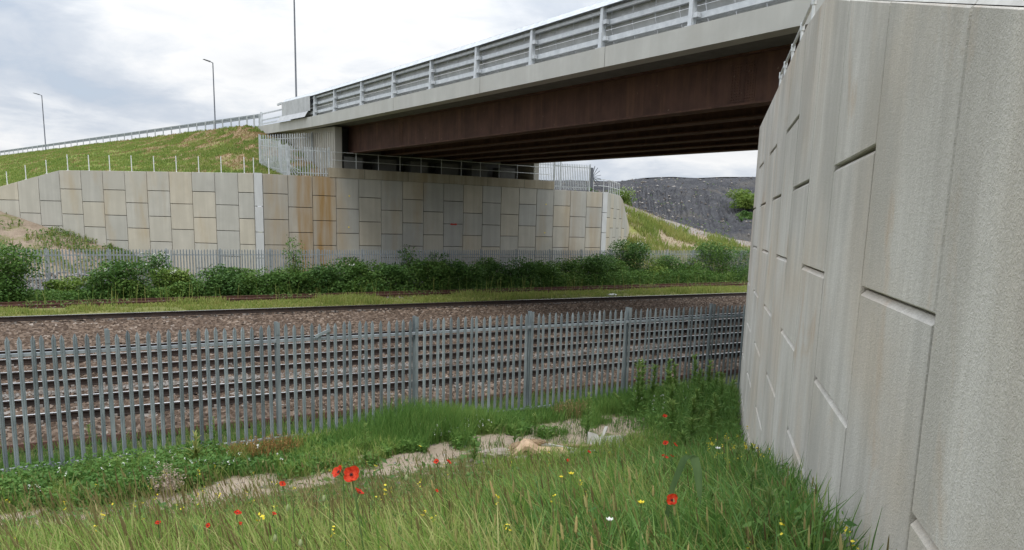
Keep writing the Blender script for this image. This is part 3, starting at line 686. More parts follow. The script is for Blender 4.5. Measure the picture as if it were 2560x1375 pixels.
# safety barrier up the embankment --------------------------------
C0 = Vector((15.15, 63.3, 7.15)); C1 = Vector((-7.0, 156.0, 8.55))
def crest(t): return C0.lerp(C1, t)
ba = empty('safety_barrier', C0.lerp(C1, .4), 'long galvanised safety barrier along the crest of the grass embankment', 'barrier')
k = MB()
for i in range(26):
    a, b_ = crest(i / 26), crest((i + 1) / 26)
    for h in (.60, .76): k.bar(a + Vector((0, 0, h)), b_ + Vector((0, 0, h)), .07, .13)
    k.bar(a + Vector((.03, 0, .68)), b_ + Vector((.03, 0, .68)), .03, .10)
k.build('barrier_beam', M['pale_far'], ba)
nposts = 44
for i in range(nposts):
    t = (i / (nposts - 1)) ** 1.25; a = crest(t)
    k = MB(); k.box((a.x - .07, a.y, a.z + .25), (.09, .12, 1.15)); k.build('post', M['pale_new'], ba)
tag(grid_obj('road', np.array([0.0, 1.0]), np.array([0.0, 1.0]), lambda X, Y: X * 0, M['asphalt']), kind='structure')
rd = bpy.data.objects['road']; me = rd.data
for v, p in zip(me.vertices, ((15.7, 63.3, 7.0), (31.2, 63.3, 7.0), (-6.4, 156, 8.3), (9.0, 160, 8.3))): v.co = p

# lamps -------------------------------------------------------------
def lamp(x, y, zb, zt, label):
    t = empty('street_lamp', (x, y, zb), label, 'street lamp', 'street lamps along the embankment road')
    k = MB(); k.tube([(x, y, zb), (x, y, zb + 1.4), (x, y, zb + 1.45), (x, y, zt)], [.11, .11, .085, .06], 10); k.build('column', M['lamp'], t, smooth=True)
    k = MB(); k.tube([(x, y, zt - .02), (x - .28, y - .1, zt + .06), (x - .45, y - .15, zt + .1)], [.045, .04, .035], 8); k.build('bracket', M['lamp'], t, smooth=True)
    k = MB(); d = Vector((-.93, -.33, .14)).normalized(); a = Vector((x - .3, y - .12, zt + .07)); b_ = a + d * .85
    s = Vector((.33, -.93, 0)) * .16; u = Vector((0, 0, .06))
    k.hexa([a - s * .6 - u, a + s * .6 - u, a + s * .6 + u, a - s * .6 + u, b_ - s - u * .2, b_ + s - u * .2, b_ + s + u * .25, b_ - s + u * .25]); k.build('lamp_head', M['lamp'], t)
lamp(19.7, 69.3, 7.2, 19.6, 'tallest street lamp column behind the bridge parapet, cut off by the sky edge')
lamp(18.4, 98.6, 7.6, 17.65, 'middle grey street lamp beyond the embankment barrier')
lamp(1.5, 142.0, 8.2, 17.6, 'farthest left grey street lamp above the grass embankment')

# ------------------------------------------------------------------ embankments, bank, spoil heap
def ruled(name, A, B, na, nb, mat, amp=0.3, fs=0.25, seed=5, kind='structure', sag=0.0, gully=0.0):
    A = np.array(A, float); B = np.array(B, float); ta = np.linspace(0, 1, len(A)); u = np.linspace(0, 1, na)
    a = np.stack([np.interp(u, ta, A[:, q]) for q in range(3)], 1); tb = np.linspace(0, 1, len(B)); b = np.stack([np.interp(u, tb, B[:, q]) for q in range(3)], 1)
    v = np.linspace(0, 1, nb)[:, None, None]
    P = a[None] * (1 - v) + b[None] * v
    n = (fbm(P[..., 0] * fs, P[..., 1] * fs, seed, 5) - 0.5) * 2 * amp * np.sin(np.pi * np.clip(v[..., 0], 0.02, 0.98)) ** 0.5
    if gully:
        gq = fbm(u[None, :] * 130 + 2.5 * fbm(v[..., 0] * 4 + 0 * u[None, :], u[None, :] * 20, 3), v[..., 0] * 2.2 + 0 * u[None, :], seed + 3, 3); n = n - gully * (np.abs(gq - .5) < .07) * np.sin(np.pi * np.clip(v[..., 0] * 1.1, 0, 1)) - gully * .8 * (gq - .5)
    P[..., 2] += n - sag * np.sin(np.pi * v[..., 0])
    i = (np.arange(na - 1)[None, :] + na * np.arange(nb - 1)[:, None]).ravel()
    uu = np.broadcast_to(u[None, :], P.shape[:2]); vv = np.broadcast_to(v[..., 0], P.shape[:2])
    o = np_obj(name, P.reshape(-1, 3), np.stack([i, i + 1, i + na + 1, i + na], 1), mat, smooth=True, attr={'along': uu.ravel(), 'up': vv.ravel()})
    tag(o, kind=kind); return P
WL = lambda wd, d, z: (11.0 + wd * math.cos(math.radians(139)) + d * math.sin(math.radians(139)), 48.02 + wd * math.sin(math.radians(139)) - d * math.cos(math.radians(139)), z)
A_ = [(15.9, 48.75, 2.60), (13.4, 48.7, 2.58), WL(.6, .5, 2.56), WL(4, .45, 2.55), WL(8, .45, 2.55), WL(12.9, .45, 2.55), WL(17, .45, 1.6), WL(22, .45, .35), WL(30, .45, -1.6), WL(45, .45, -4.2)]
B_ = [(15.85, 63.5, 6.95)] + [tuple(crest(t) + Vector((-.35, 0, .02))) for t in (.02, .1, .2, .32, .45, .6, .75, .9, 1.0)]
EMB = ruled('embankment', A_, B_, 140, 60, M['embank'], 0.16, 0.6, 5, sag=-0.15)
A2 = [WL(6.5, -.02, -4.05), WL(8.3, -.02, -2.55), WL(10.3, -.02, -1.95), WL(14, -.02, -.9), WL(17.6, -.02, .1), WL(20, -.02, .7), WL(26, -.02, -.6), WL(40, -.02, -3.9)]
B2 = [(7.6, 47.6, -4.2), (6.5, 47.0, -4.2), (4.5, 47.0, -4.2), (1.0, 47.3, -4.2), (-3.5, 48.2, -4.2), (-9, 49, -4.2), (-18, 54, -4.2), (-30, 62, -4.2)]
CONE = ruled('soil_slope', A2, B2, 140, 60, M['coneSoil'], 0.34, 0.9, 8)
BB = [(39.5, 50.6, -3.4), (44.5, 49.5, -3.3), (52, 47.3, -3.9), (60, 46, -4.1), (74, 46, -4.2), (100, 48, -4.2)]
BT = [(44.6, 62, 3.2), (50.5, 62.7, 2.6), (57, 63.5, 1.1), (66, 62, -.9), (78, 58, -2.4), (105, 60, -3.2)]
BANK = ruled('grass_bank', BB, BT, 110, 50, M['bank'], 0.4, 0.35, 12)
HC = [(58, 104, 7.0), (68, 102.3, 7.0), (74, 100.1, 7.15), (79, 98, 7.2), (82, 96.4, 7.75), (86, 94.2, 8.05), (90, 92, 8.0), (94, 90, 8.3), (98, 88, 8.5), (112, 86, 9.2), (150, 84, 9.6)]
HT = [(40, 66, 1.6), (46, 62, 1.6), (51.5, 61.6, 1.2), (57, 62, .1), (66, 60.5, -1.9), (78, 56.5, -3.4), (110, 58, -4.2)]
HEAP = ruled('spoil_heap', HT, HC, 420, 120, M['spoil'], 0.9, 0.30, 17, sag=0.2, gully=.26)
ruled('spoil_heap', HC, [(70, 180, 6), (90, 180, 6), (110, 180, 6), (140, 180, 6), (180, 170, 6), (240, 150, 6)], 60, 12, M['spoil'], 0.8, 0.12, 19)
def on_surface(P, n, bias=None, vmax=1.0):
    r, c = P.shape[:2]; i = RNG.uniform(0, (r - 1.001) * vmax, n); j = RNG.uniform(0, c - 1.001, n)
    if bias is not None: i = (RNG.uniform(0, 1, n) ** bias) * (r - 1.001) * vmax
    a = i.astype(int); b = j.astype(int); fa = (i - a)[:, None]; fb = (j - b)[:, None]
    return (P[a, b] * (1 - fa) * (1 - fb) + P[a + 1, b] * fa * (1 - fb) + P[a, b + 1] * (1 - fa) * fb + P[a + 1, b + 1] * fa * fb)

# ------------------------------------------------------------------ vegetation builders
def blades(name, P, h, wd, mat, bend=0.35, az=None, rnd=None, kind='stuff', parent=None, lean=(0, 0), taper=(1, .95, .7)):
    """P (n,3) roots; h, wd arrays"""
    n = len(P); h = np.broadcast_to(h, n); wd = np.broadcast_to(wd, n)
    az = RNG.uniform(0, 2 * np.pi, n) if az is None else az
    be = RNG.uniform(0.15, 1, n) * bend; d = np.stack([np.cos(az), np.sin(az)], 1); side = np.stack([-np.sin(az), np.cos(az)], 1)
    fa = RNG.uniform(0, 2 * np.pi, n); face = np.stack([np.cos(fa), np.sin(fa)], 1)
    V = np.zeros((n, 7, 3)); ts = (0, .45, .8)
    for q, t in enumerate(ts):
        off = (d * be[:, None] + np.array(lean)[None]) * (t ** 2)[None] if False else (d * be[:, None] + np.array(lean)) * (t ** 2) * h[:, None]
        for s_, sg in ((0, -1), (1, 1)):
            V[:, 2 * q + s_, :2] = P[:, :2] + off + face * (sg * wd * 0.5 * taper[q])[:, None]
            V[:, 2 * q + s_, 2] = P[:, 2] + h * t * (1 - 0.25 * be * t)
    V[:, 6, :2] = P[:, :2] + (d * be[:, None] + np.array(lean)) * h[:, None]; V[:, 6, 2] = P[:, 2] + h * (1 - 0.3 * be)
    F = np.array([(0, 1, 3), (0, 3, 2), (2, 3, 5), (2, 5, 4), (4, 5, 6)])
    F = (F[None] + 7 * np.arange(n)[:, None, None]).reshape(-1, 3)
    r = RNG.uniform(0, 1, n) if rnd is None else rnd
    o = np_obj(name, V.reshape(-1, 3), F, mat, parent, attr={'rnd': np.repeat(r, 7)})
    if kind and parent is None: tag(o, kind=kind)
    return o
def leaf_arrays(C, size, up=0.3, aspect=0.5):
    """rhomb leaves at C with random attitude"""
    n = len(C); size = np.broadcast_to(size, n)
    a = RNG.normal(0, 1, (n, 3)); a[:, 2] = a[:, 2] * 0.6; a /= np.linalg.norm(a, axis=1)[:, None]
    nb = RNG.normal(0, 1, (n, 3)); nb[:, 2] = np.abs(nb[:, 2]) + up; b = np.cross(nb, a); b /= np.linalg.norm(b, axis=1)[:, None] + 1e-9
    a = a * size[:, None] * .5; b = b * (size * aspect * .5)[:, None]
    V = np.stack([C - a, C + b - a * .1, C + a, C - b - a * .1], 1)
    return V
def leaf_obj(name, C, size, mat, parent=None, rnd=None, kind=None, aspect=0.5, up=0.3):
    V = leaf_arrays(C, size, up, aspect); n = len(C)
    F = np.arange(4 * n).reshape(n, 4); r = RNG.uniform(0, 1, n) if rnd is None else rnd
    o = np_obj(name, V.reshape(-1, 3), F, mat, parent, attr={'rnd': np.repeat(r, 4)})
    if kind: tag(o, kind=kind)
    return o
def shrub(x, y, zb, rx, ry, h, mat, label, name='shrub', cat='shrub', n=2200, leaf=.145, lobes=12, blossom=0, sparse=False, group=None, pointed=False):
    t = empty(name, (x, y, zb), label, cat, group)
    L = []; k = MB()
    for q in range(lobes):
        a = RNG.uniform(0, 6.28); r = math.sqrt(RNG.uniform(0, 1)) * (0.25 if pointed else 0.75); zz = RNG.uniform(.22, .86) * h
        sc = (1 - zz / h) * 0.9 + 0.1 if pointed else 1.0
        cx_, cy_ = x + rx * r * math.cos(a) * sc * (2.4 if pointed else 1), y + ry * r * math.sin(a) * sc
        lr = RNG.uniform(.20, .42) * h * (0.62 if sparse else 1) * (0.7 if pointed else 1)
        L.append((cx_, cy_, zb + zz, lr, RNG.uniform(0, 1)))
        k.tube([(x + RNG.uniform(-.15, .15), y + RNG.uniform(-.15, .15), zb - .05), ((x + cx_) / 2 + RNG.uniform(-.1, .1), (y + cy_) / 2, zb + zz * .55), (cx_, cy_, zb + zz + lr * .4)], [.028, .018, .008], 5)
    if not sparse:
        for q in range(4): L.append((x + rx * RNG.uniform(-.7, .7), y - ry * RNG.uniform(0, .6), zb + .2 * h, .3 * h, RNG.uniform(0, 1)))
    C = []; R = []
    for (cx_, cy_, cz_, lr, tone) in L:
        m = int(n * (1.0 if sparse or pointed else 2.3) / len(L)); v = RNG.normal(0, 1, (m, 3)); v /= np.linalg.norm(v, axis=1)[:, None]
        rad = lr * RNG.uniform(.35, 1.12, m) ** .6
        q = v * rad[:, None] * np.array([1.15 * min(1.4, rx / (h * .5) * .7 + .3), 1.0, .82]) + np.array([cx_, cy_, cz_])
        keep = (q[:, 2] > zb + .03) & (vnoise(q[:, 0] * 3.1 + tone * 50, q[:, 2] * 3.1 + q[:, 1], 77) > .16)
        C.append(q[keep]); R.append(np.clip(.6 * tone + RNG.normal(.14, .13, keep.sum()), 0, 1))
    C = np.concatenate(C); R = np.concatenate(R)
    leaf_obj('foliage', C, RNG.uniform(.6, 1.35, len(C)) * leaf, mat, t, R, aspect=.55)
    k.build('stem', M['darkstem'], t)
    if blossom:
        top = C[np.argsort(-C[:, 2] + C[:, 1] * .4 + RNG.normal(0, .3, len(C)))[:blossom * 3]]
        B = top[RNG.integers(0, len(top), blossom)] + np.array([0, -.08, .05]); B = np.repeat(B, 5, 0) + RNG.normal(0, .04, (blossom * 5, 3))
        leaf_obj('blossom', B, RNG.uniform(.04, .09, len(B)), M['whitefl'], t, aspect=.9, up=1)
    return t

# shrubs along the far fence: (x, y, half width, height, material, label, kw)
D_, Mi, Li = M['shrub_dark'], M['shrub_mid'], M['shrub_light']
SH = [
 (-1.4, 41.0, 1.5, 2.75, Mi, 'large rounded shrub beside the siding at the left edge of the picture', dict(n=3600)),
 (1.0, 42.4, 1.0, 1.15, Li, 'low yellowish shrub in front of the leaning left fence pales', dict(n=1500)),
 (3.0, 41.3, 1.5, 2.05, Mi, 'round bushy shrub in front of the brown soil slope', dict(n=3000, blossom=6)),
 (5.0, 43.1, .75, 2.55, D_, 'upright shrub with white flowers growing through the far fence by the first wall panels', dict(n=1300, sparse=True, blossom=10)),
 (5.6, 42.0, 1.3, 1.5, Li, 'pale green low shrub dotted with white blossom left of the small dark one', dict(n=2100, blossom=14)),
 (7.6, 41.3, 1.1, 1.75, D_, 'small dark shrub standing before the left wing wall', dict(n=2200)),
 (9.3, 42.2, 1.1, 1.7, Mi, 'mid green shrub before the pale pilaster strip', dict(n=2000)),
 (10.9, 41.2, 1.4, 1.45, Mi, 'spreading bramble just left of the pointed sapling', dict(n=2400)),
 (13.1, 41.5, 1.5, 1.95, D_, 'dense dark shrub below the left rust stain', dict(n=3000)),
 (15.4, 42.1, 1.3, 2.05, Mi, 'leafy shrub with pale top right below the widest rust stain', dict(n=2600, blossom=4)),
 (17.1, 41.2, 1.4, 1.8, D_, 'dark shrub bulging to the siding under the bridge edge', dict(n=2600)),
 (18.9, 42.8, .9, 3.0, D_, 'thin straggly elder rising above the far fence under the bridge', dict(n=700, sparse=True, lobes=11)),
 (19.9, 41.6, 1.4, 2.0, Mi, 'broad green shrub at the foot of the straggly elder', dict(n=2700)),
 (21.0, 43.0, .8, 2.75, D_, 'second straggly bush in the fence right of the elder', dict(n=800, sparse=True)),
 (22.3, 41.7, 1.5, 1.9, D_, 'dark shrub below the red lip mark', dict(n=2700)),
 (24.5, 42.4, 1.3, 2.2, D_, 'dark shrub with a raised crown right of the red lip mark', dict(n=2400)),
 (26.3, 41.9, 1.4, 2.1, D_, 'two-humped dark shrub in front of plain grey panels', dict(n=2500)),
 (28.7, 42.3, 1.4, 1.95, Mi, 'mid green shrub under the right part of the bearing shelf', dict(n=2400)),
 (31.0, 42.6, 1.4, 1.8, Mi, 'green shrub left of the end of the far abutment wall', dict(n=2300)),
 (33.2, 42.4, 1.4, 2.1, D_, 'darker shrub in front of the right wing wall corner', dict(n=2500)),
 (35.2, 43.0, 1.2, 2.2, Mi, 'shrub with lifted twigs before the right wing wall', dict(n=2000)),
 (37.3, 43.6, 1.25, 3.2, D_, 'tall round elder topped with cream blossom right of the far wall', dict(n=2600, blossom=12)),
 (39.0, 43.0, 1.3, 2.0, Li, 'bright green shrub at the foot of the round elder', dict(n=2300)),
 (41.2, 43.4, 1.4, 2.2, Mi, 'green shrub in front of the fence right of the elder', dict(n=2300)),
 (43.3, 43.6, 1.2, 1.9, Li, 'light green low shrub near the right end of the far fence', dict(n=1900)),
 (46.0, 43.6, 1.7, 3.3, Mi, 'tall leafy shrub against the edge of the near wall at the right', dict(n=3400)),
 (49.5, 44.0, 2.0, 3.0, D_, 'dark shrub half hidden behind the near wall edge', dict(n=1800)),
]
for (x, y, r, h, m, lab, kw) in SH:
    shrub(x, y + .75 + .02 * (x - 20), -4.1, r, min(r, .85), h * (.9 if x < 30 else .96), m, lab, group='shrubs along the far fence', **kw)
shrub(11.75, 42.3, -4.1, .55, .5, 3.25, Mi, 'pointed young birch sapling against the rust-stained panels', 'birch_sapling', 'tree', n=1500, leaf=.12, lobes=14, pointed=True)
shrub(51.6, 63.5, 2.0, 1.3, 1.2, 1.9, Li, 'bushy shrub with white flowers at the top of the grass bank', n=1300, leaf=.17, blossom=40)
def hz_(x, y):
    d = (HEAP[..., 0] - x) ** 2 + (HEAP[..., 1] - y) ** 2; return float(HEAP[..., 2].ravel()[d.argmin()]) - .2
shrub(82, 75.0, hz_(82, 75.0), 3.2, 2.2, 2.6, M['shrub_light'], 'bright green bush growing on the spoil heap by the near wall edge', n=2200, leaf=.26)
shrub(79.0, 71.5, hz_(79, 71.5), 2.4, 1.6, 1.4, Mi, 'smaller green bush on the heap just below the bright one', n=1200, leaf=.22)
shrub(63, 84, hz_(63, 84), .9, .9, .9, D_, 'small dark tuft halfway up the grey spoil heap', n=400, leaf=.2)
shrub(56.5, 75, hz_(56.5, 75), 1.0, .9, 1.1, D_, 'dark bush on the heap above the white flowered shrub', n=500, leaf=.17)

# low cover along the siding and on the verge
n = 60000
X = RNG.uniform(-4, 52, n); Y = 41.75 + 0.04 * (X - 20) + RNG.uniform(0, 2.1, n); hgt = .3 + 1.7 * np.clip(X / 8 - .3, .25, 1) * fbm(X * .7, Y * .7, 41)
leaf_obj('bramble_cover', np.stack([X, Y, verge_z(X, Y) + RNG.uniform(0, 1, n) * hgt], 1), RNG.uniform(.08, .17, n), M['shrub_mid'], rnd=np.clip(fbm(X * .5, Y * .5, 43) + RNG.normal(0, .15, n), 0, 1), kind='stuff')
n = 5200
X = RNG.uniform(-4, 50, n); keep = fbm(X * .45, X * 0, 47) > .56; X = X[keep]; n = len(X); Y = 38.9 + 0.04 * (X - 20) + RNG.uniform(0, 2.2, n)
leaf_obj('siding_weeds', np.stack([X, Y, verge_z(X, Y) + RNG.uniform(0, .3, n)], 1), RNG.uniform(.07, .14, n), M['cover'], kind='stuff')
n = 26000
X = RNG.uniform(-4, 50, n); Y = 35.7 + RNG.uniform(0, 1, n) * (2.9 + 0.035 * X); keep = fbm(X * .5, Y * .9, 49) > .34; X, Y = X[keep], Y[keep]; n = len(X)
blades('verge_grass', np.stack([X, Y, verge_z(X, Y)], 1), RNG.uniform(.06, .2, n) * (1 + 1.2 * (fbm(X * .3, Y * .3, 51) > .6)), .035, M['bankgrass'], 0.6, rnd=np.clip(RNG.normal(.68, .2, n), 0, 1))
n = 260
X = RNG.uniform(-3, 48, n); Y = 38.9 + 0.04 * (X - 20) + RNG.uniform(-.2, 1, n)
blades('tall_stalks', np.stack([X, Y, verge_z(X, Y)], 1), RNG.uniform(.4, 1.3, n), .02, M['bankgrass'], 0.2)
# embankment grass
P = on_surface(EMB, 120000); t_ = P[:, 0] + .35 * (P[:, 1] - 48)
g = fbm(P[:, 0] * 1.1, P[:, 1] * .8, 53, 5) + np.interp(t_, [0, 5, 13], [.24, .12, .03]); k = g > .50; Q = P[k]; n = len(Q)
blades('embankment_grass', Q, RNG.uniform(.06, .2, n), .04, M['bankgrass'], 0.6, rnd=np.clip(.18 + .6 * fbm(Q[:, 0] * .5, Q[:, 1] * .5, 57) + RNG.normal(-.05, .18, n), 0, 1))
Q = P[~k & (RNG.uniform(0, 1, len(P)) < .4)]; n = len(Q)
blades('embankment_straw', Q, RNG.uniform(.04, .15, n), .04, M['dry'], 0.8, rnd=np.clip(RNG.normal(.35, .25, n), 0, 1))
P = on_surface(CONE, 16000); P = P[fbm(P[:, 0] * .7, P[:, 1] * .7, 59, 5) > .49]; n = len(P)
blades('slope_grass', P[:3000], RNG.uniform(.12, .5, min(n, 3000)), .05, M['bankgrass'], .5, rnd=np.clip(RNG.normal(.6, .25, min(n, 3000)), 0, 1))
leaf_obj('slope_weeds', P + np.array([0, 0, .08]) + RNG.uniform(0, .25, (n, 1)) * np.array([[0, 0, 1]]), RNG.uniform(.08, .2, n), M['cover'], kind='stuff')
tag(pebble_heap('slope_stones', 1500, lambda n: RNG.uniform(-6, 7, n), lambda n: RNG.uniform(46.2, 48.6, n), lambda X, Y: np.interp(Y, [46, 47.4, 49], [-4.1, -3.8, -3.0]) - .1 + RNG.uniform(-.2, .3, len(X)), .06, .16, M['ballast_pale']), kind='stuff')
P = on_surface(BANK, 17000, .7, .86); g = fbm(P[:, 0] * .35, P[:, 1] * .35, 61, 5) - np.interp(P[:, 0], [46, 58, 64, 70], [0, .08, .2, .5]); P = P[g > .40]; n = len(P)
Q = on_surface(BANK, 5000); n = len(Q)
blades('bank_straw', Q, RNG.uniform(.06, .3, n), .05, M['dry'], .8, rnd=np.clip(RNG.normal(.3, .25, n), 0, 1))
n = len(P)
blades('bank_grass', P, RNG.uniform(.25, .8, n), .07, M['bankgrass'], 0.5, rnd=np.clip(fbm(P[:, 0] * .3, P[:, 1] * .3, 63) * 1.2 + .12 + RNG.normal(0, .16, n), 0, 1))
P = on_surface(HEAP, 800); tag(pebble_heap('heap_rocks', len(P), lambda n: P[:, 0], lambda n: P[:, 1], lambda X, Y: P[:, 2] + .05, .06, .24, M['ballast_pale']), kind='stuff')
P = on_surface(HEAP, 2600, 3.0); P = P[fbm(P[:, 0] * .3, P[:, 1] * .3, 67) > .5]; n = len(P)
leaf_obj('heap_scrub', P + np.array([0, 0, .15]), RNG.uniform(.12, .3, n), M['cover'], kind='stuff')

# ------------------------------------------------------------------ palisade fences
def pale_mesh(mb, x, y, z0, z1, yaw, wd=.065, tint=.5, lean=0.0):
    """W-section pale facing -normal of yaw, with a pointed splayed head"""
    ca, sa = math.cos(yaw), math.sin(yaw); hw = wd / 2
    prof = [(-hw, .0), (-hw * .45, -.018), (0, -.006), (hw * .45, -.018), (hw, .0)]
    prof2 = [(p, q + .004) for p, q in prof]
    L = lambda p, q, z: (x + p * ca - q * sa + lean * (z - z0) * ca, y + p * sa + q * ca + lean * (z - z0) * sa, z)
    zs = z1 - .075
    b = len(mb.v)
    for pr in (prof, prof2):
        mb.v += [L(p, q, z0) for p, q in pr]; mb.v += [L(p, q, zs) for p, q in pr]
        mb.v += [L(p * .16, q * .4 - .004 + (.004 if pr is prof2 else 0), z1) for p, q in pr]
    for base in (0, 15):
        for r in (0, 5):
            for i in range(4):
                f = [b + base + r + i, b + base + r + i + 1, b + base + r + 6 + i, b + base + r + 5 + i]
                mb.f.append(f if base == 0 else f[::-1]); mb.t.append(tint)
    for a, c in ((0, 5), (5, 10)):
        for e in (0, 4): mb.f.append([b + a + e, b + c + e, b + c + e + 15, b + a + e + 15]); mb.t.append(tint)
def near_fence():
    t = empty('palisade_fence', (7, 13.9, -4.1), 'weathered grey steel palisade fence across the foreground before the tracks', 'fence')
    post0 = .83 - 2.75; npl = 0; extra = MB(); fy = 13.9
    for bay in range(-3, 9):
        xa = post0 + 2.72 * bay
        k = MB(); zt = -1.83; gz_ = -4.2
        k.box((xa, fy + .07, (zt + gz_) / 2), (.06, .006, zt - gz_)); k.box((xa, fy + .13, (zt + gz_) / 2), (.06, .006, zt - gz_)); k.box((xa, fy + .10, (zt + gz_) / 2), (.008, .06, zt - gz_))
        k.box((xa, fy - .02, -1.95), (.075, .006, .23)); k.box((xa, fy - .02, (-2.05 + gz_) / 2), (.062, .006, gz_ * -1 - 2.06))
        k.build('post', M['pale'], t)
        for q in range(1, 18):
            x = xa + 2.72 * q / 18 + RNG.normal(0, .004); z1 = -1.875 + RNG.normal(0, .009); tn = RNG.uniform(.2, .8); ln = RNG.normal(0, .006) if RNG.uniform() < .93 else RNG.normal(0, .02)
            if -1.2 < x < 16.0 and npl < 99:
                m = MB(); pale_mesh(m, x, fy - .03, -4.12, z1, 0, tint=tn, lean=ln); m.build('pale', M['pale'], t); npl += 1
            else: pale_mesh(extra, x, fy - .03, -4.12, z1, 0, tint=tn)
    if extra.v: tag(extra.build('pales', M['pale'], t), kind='stuff')
    for z in (-2.17, -3.98):
        k = MB(); k.box((6, fy - .003, z), (34, .006, .05)); k.box((6, fy + .025, z + .022), (34, .05, .006)); k.build('rail', M['pale_far'], t)
    k = MB(); k.bar((4.18, fy - .06, -2.12), (4.47, fy - .07, -2.00), .03, .05); tag(k.build('loose_strip', M['pale'], t), 'bent loose strip wedged over a pale')
near_fence()
def fence_run(t, a, b, za, zb, ht, mat, bay=2.75, gap=.155, wd=.07, posts=True, railz=(.3, 1.75), front=-1, zb_top=None):
    a = Vector(a); b = Vector(b); d = b - a; L = d.length; d.normalize(); yaw = math.atan2(d.y, d.x); nb = max(1, round(L / bay))
    nrm = Vector((math.sin(yaw), -math.cos(yaw)))
    for i in range(nb):
        s0, s1 = L * i / nb, L * (i + 1) / nb; k = MB(); n = max(1, round((s1 - s0) / gap))
        for q in range(n):
            s = s0 + (q + .5) * (s1 - s0) / n; p = a + d * s; z = za + (zb - za) * s / L
            pale_mesh(k, p.x + nrm.x * .03, p.y + nrm.y * .03, z + .03, z + ht + RNG.normal(0, .008), yaw, wd, RNG.uniform(.3, .7))
        k.build('pale_panel', mat, t)
        if posts and i > 0:
            p = a + d * s0; z = za + (zb - za) * s0 / L; k = MB(); k.box((p.x - nrm.x * .05, p.y - nrm.y * .05, z + ht / 2), (.06, .1, ht + .06), yaw); k.build('post', mat, t)
    for z in railz:
        k = MB(); k.bar((a.x, a.y, za + z), (b.x, b.y, zb + z), .05, .05); k.build('rail', mat, t)
    if posts:
        for p, z in ((a, za), (b, zb)):
            k = MB(); k.box((p.x, p.y, z + ht / 2), (.08, .08, ht + .08), yaw); k.build('post', mat, t)
ff = empty('palisade_fence', (22, 43.8, -4.1), 'long grey palisade fence behind the shrubs at the foot of the far wall', 'fence')
fence_run(ff, (-8, 44.5), (60, 44.8), -4.1, -3.85, 2.33, M['pale_far'], railz=(.35, 2.02))
le_ = empty('palisade_enclosure', (14, 50, 2.6), 'pale palisade enclosure guarding the left end of the bearing shelf', 'fence')
fence_run(le_, (13.15, 48.32), (15.72, 48.32), 2.62, 2.66, 1.78, M['pale_new'], 9, .165, railz=(.2, 1.55))
fence_run(le_, (12.35, 52.0), (15.95, 52.6), 3.25, 3.75, 2.0, M['pale_new'], 9, .165, railz=(.3, 1.7))
fence_run(le_, (12.35, 51.9), (12.95, 49.3), 3.0, 2.75, 2.0, M['pale_new'], 9, .15, railz=(.3, 1.6))
gate = empty('palisade_gate', (13.05, 48.9, 2.6), 'narrow bright palisade gate leaf at the corner of the left enclosure', 'gate')
fence_run(gate, (12.98, 49.25), (13.13, 48.36), 2.64, 2.62, 1.85, M['pale_new'], 9, .13, railz=(.25, 1.6))
def fan(name, c, axis_deg, angles, length, mat, label, plate=None):
    t = empty(name, c, label, 'security fan'); c = Vector(c); ax = math.radians(axis_deg)
    for a in angles:
        a = math.radians(a); d = Vector((math.cos(ax) * math.cos(a), math.sin(ax) * math.cos(a), math.sin(a)))
        k = MB(); k.bar(c + d * .08, c + d * length, .05, .03); k.build('spike', mat, t)
    if plate:
        k = MB(); k.box((c.x - .05, c.y, c.z), plate, ax); k.build('plate', M['lamp'], t)
    k = MB(); k.tube([c + Vector((0, -.04, 0)), c + Vector((0, .04, 0))], .1, 10); k.build('hub', mat, t)
fan('security_fan', (13.2, 48.28, 3.25), -20, (-25, -40, -55, -70, -85), .75, M['pale_new'], 'bright anti-climb fan of splayed bars on the left enclosure gate')
re_ = empty('palisade_enclosure', (34, 48.3, 2.65), 'palisade enclosure at the right end of the bearing shelf against the sky', 'fence')
fence_run(re_, (32.66, 48.32), (35.95, 48.32), 2.66, 2.70, 1.93, M['pale_new'], 9, .155, railz=(.22, 1.7))
fence_run(re_, (33.2, 52.6), (36.2, 52.6), 2.9, 2.9, 2.2, M['pale_new'], 9, .155, railz=(.3, 1.9))
fan('security_fan', (36.15, 48.28, 3.75), 0, (75, 55, 35, 12, -8, -28, -48), .85, M['lamp'], 'dark anti-climb fan of bars at the end of the right enclosure', (.2, .12, 1.35))

# handrails -------------------------------------------------------
def handrail(pts, label, h=1.0, r=.022, mids=(.5,), loc=None, mat='galv_tube'):
    t = empty('handrail', pts[0], label, 'handrail'); pts = [Vector(p) for p in pts]
    for p in pts:
        k = MB(); k.tube([p, p + Vector((0, 0, h - .03))], r, 8); k.tube([p + Vector((0, 0, h - .09)), p + Vector((0, 0, h + .035))], r * 1.5, 8); k.tube([p, p + Vector((0, 0, .03))], r * 2.2, 8); k.build('post', M[mat], t, smooth=True)
    for m in (1.0,) + tuple(mids):
        k = MB(); k.tube([p + Vector((0, 0, h * m)) for p in pts], r, 8); k.build('rail', M[mat], t, smooth=True)
    return t
handrail([(15.85, 48.25, 3.22)] + [(17.44 + 1.5 * q, 48.25, 3.22) for q in range(11)], 'thin tubular walkway handrail along the bearing shelf under the bridge', .98)
handrail([(36.35, 48.35, 2.63), (37.3, 48.3, 2.63)] + [(37.5 + .15 + (s + .1) * math.cos(RA), 48.35 + s * math.sin(RA), 2.63) for s in (.5, 1.2, 2.0, 2.8, 3.6, 4.4, 5.2)], 'pale tubular handrail stepping along the top of the right wing wall', .98)
handrail([NPt(s, 2.18, -0.36) for s in (18.0, 16.9, 15.4, 13.9, 12.4, 10.9, 9.4)], 'bright galvanised tube handrail on top of the close wing wall', 1.12, r=.025)

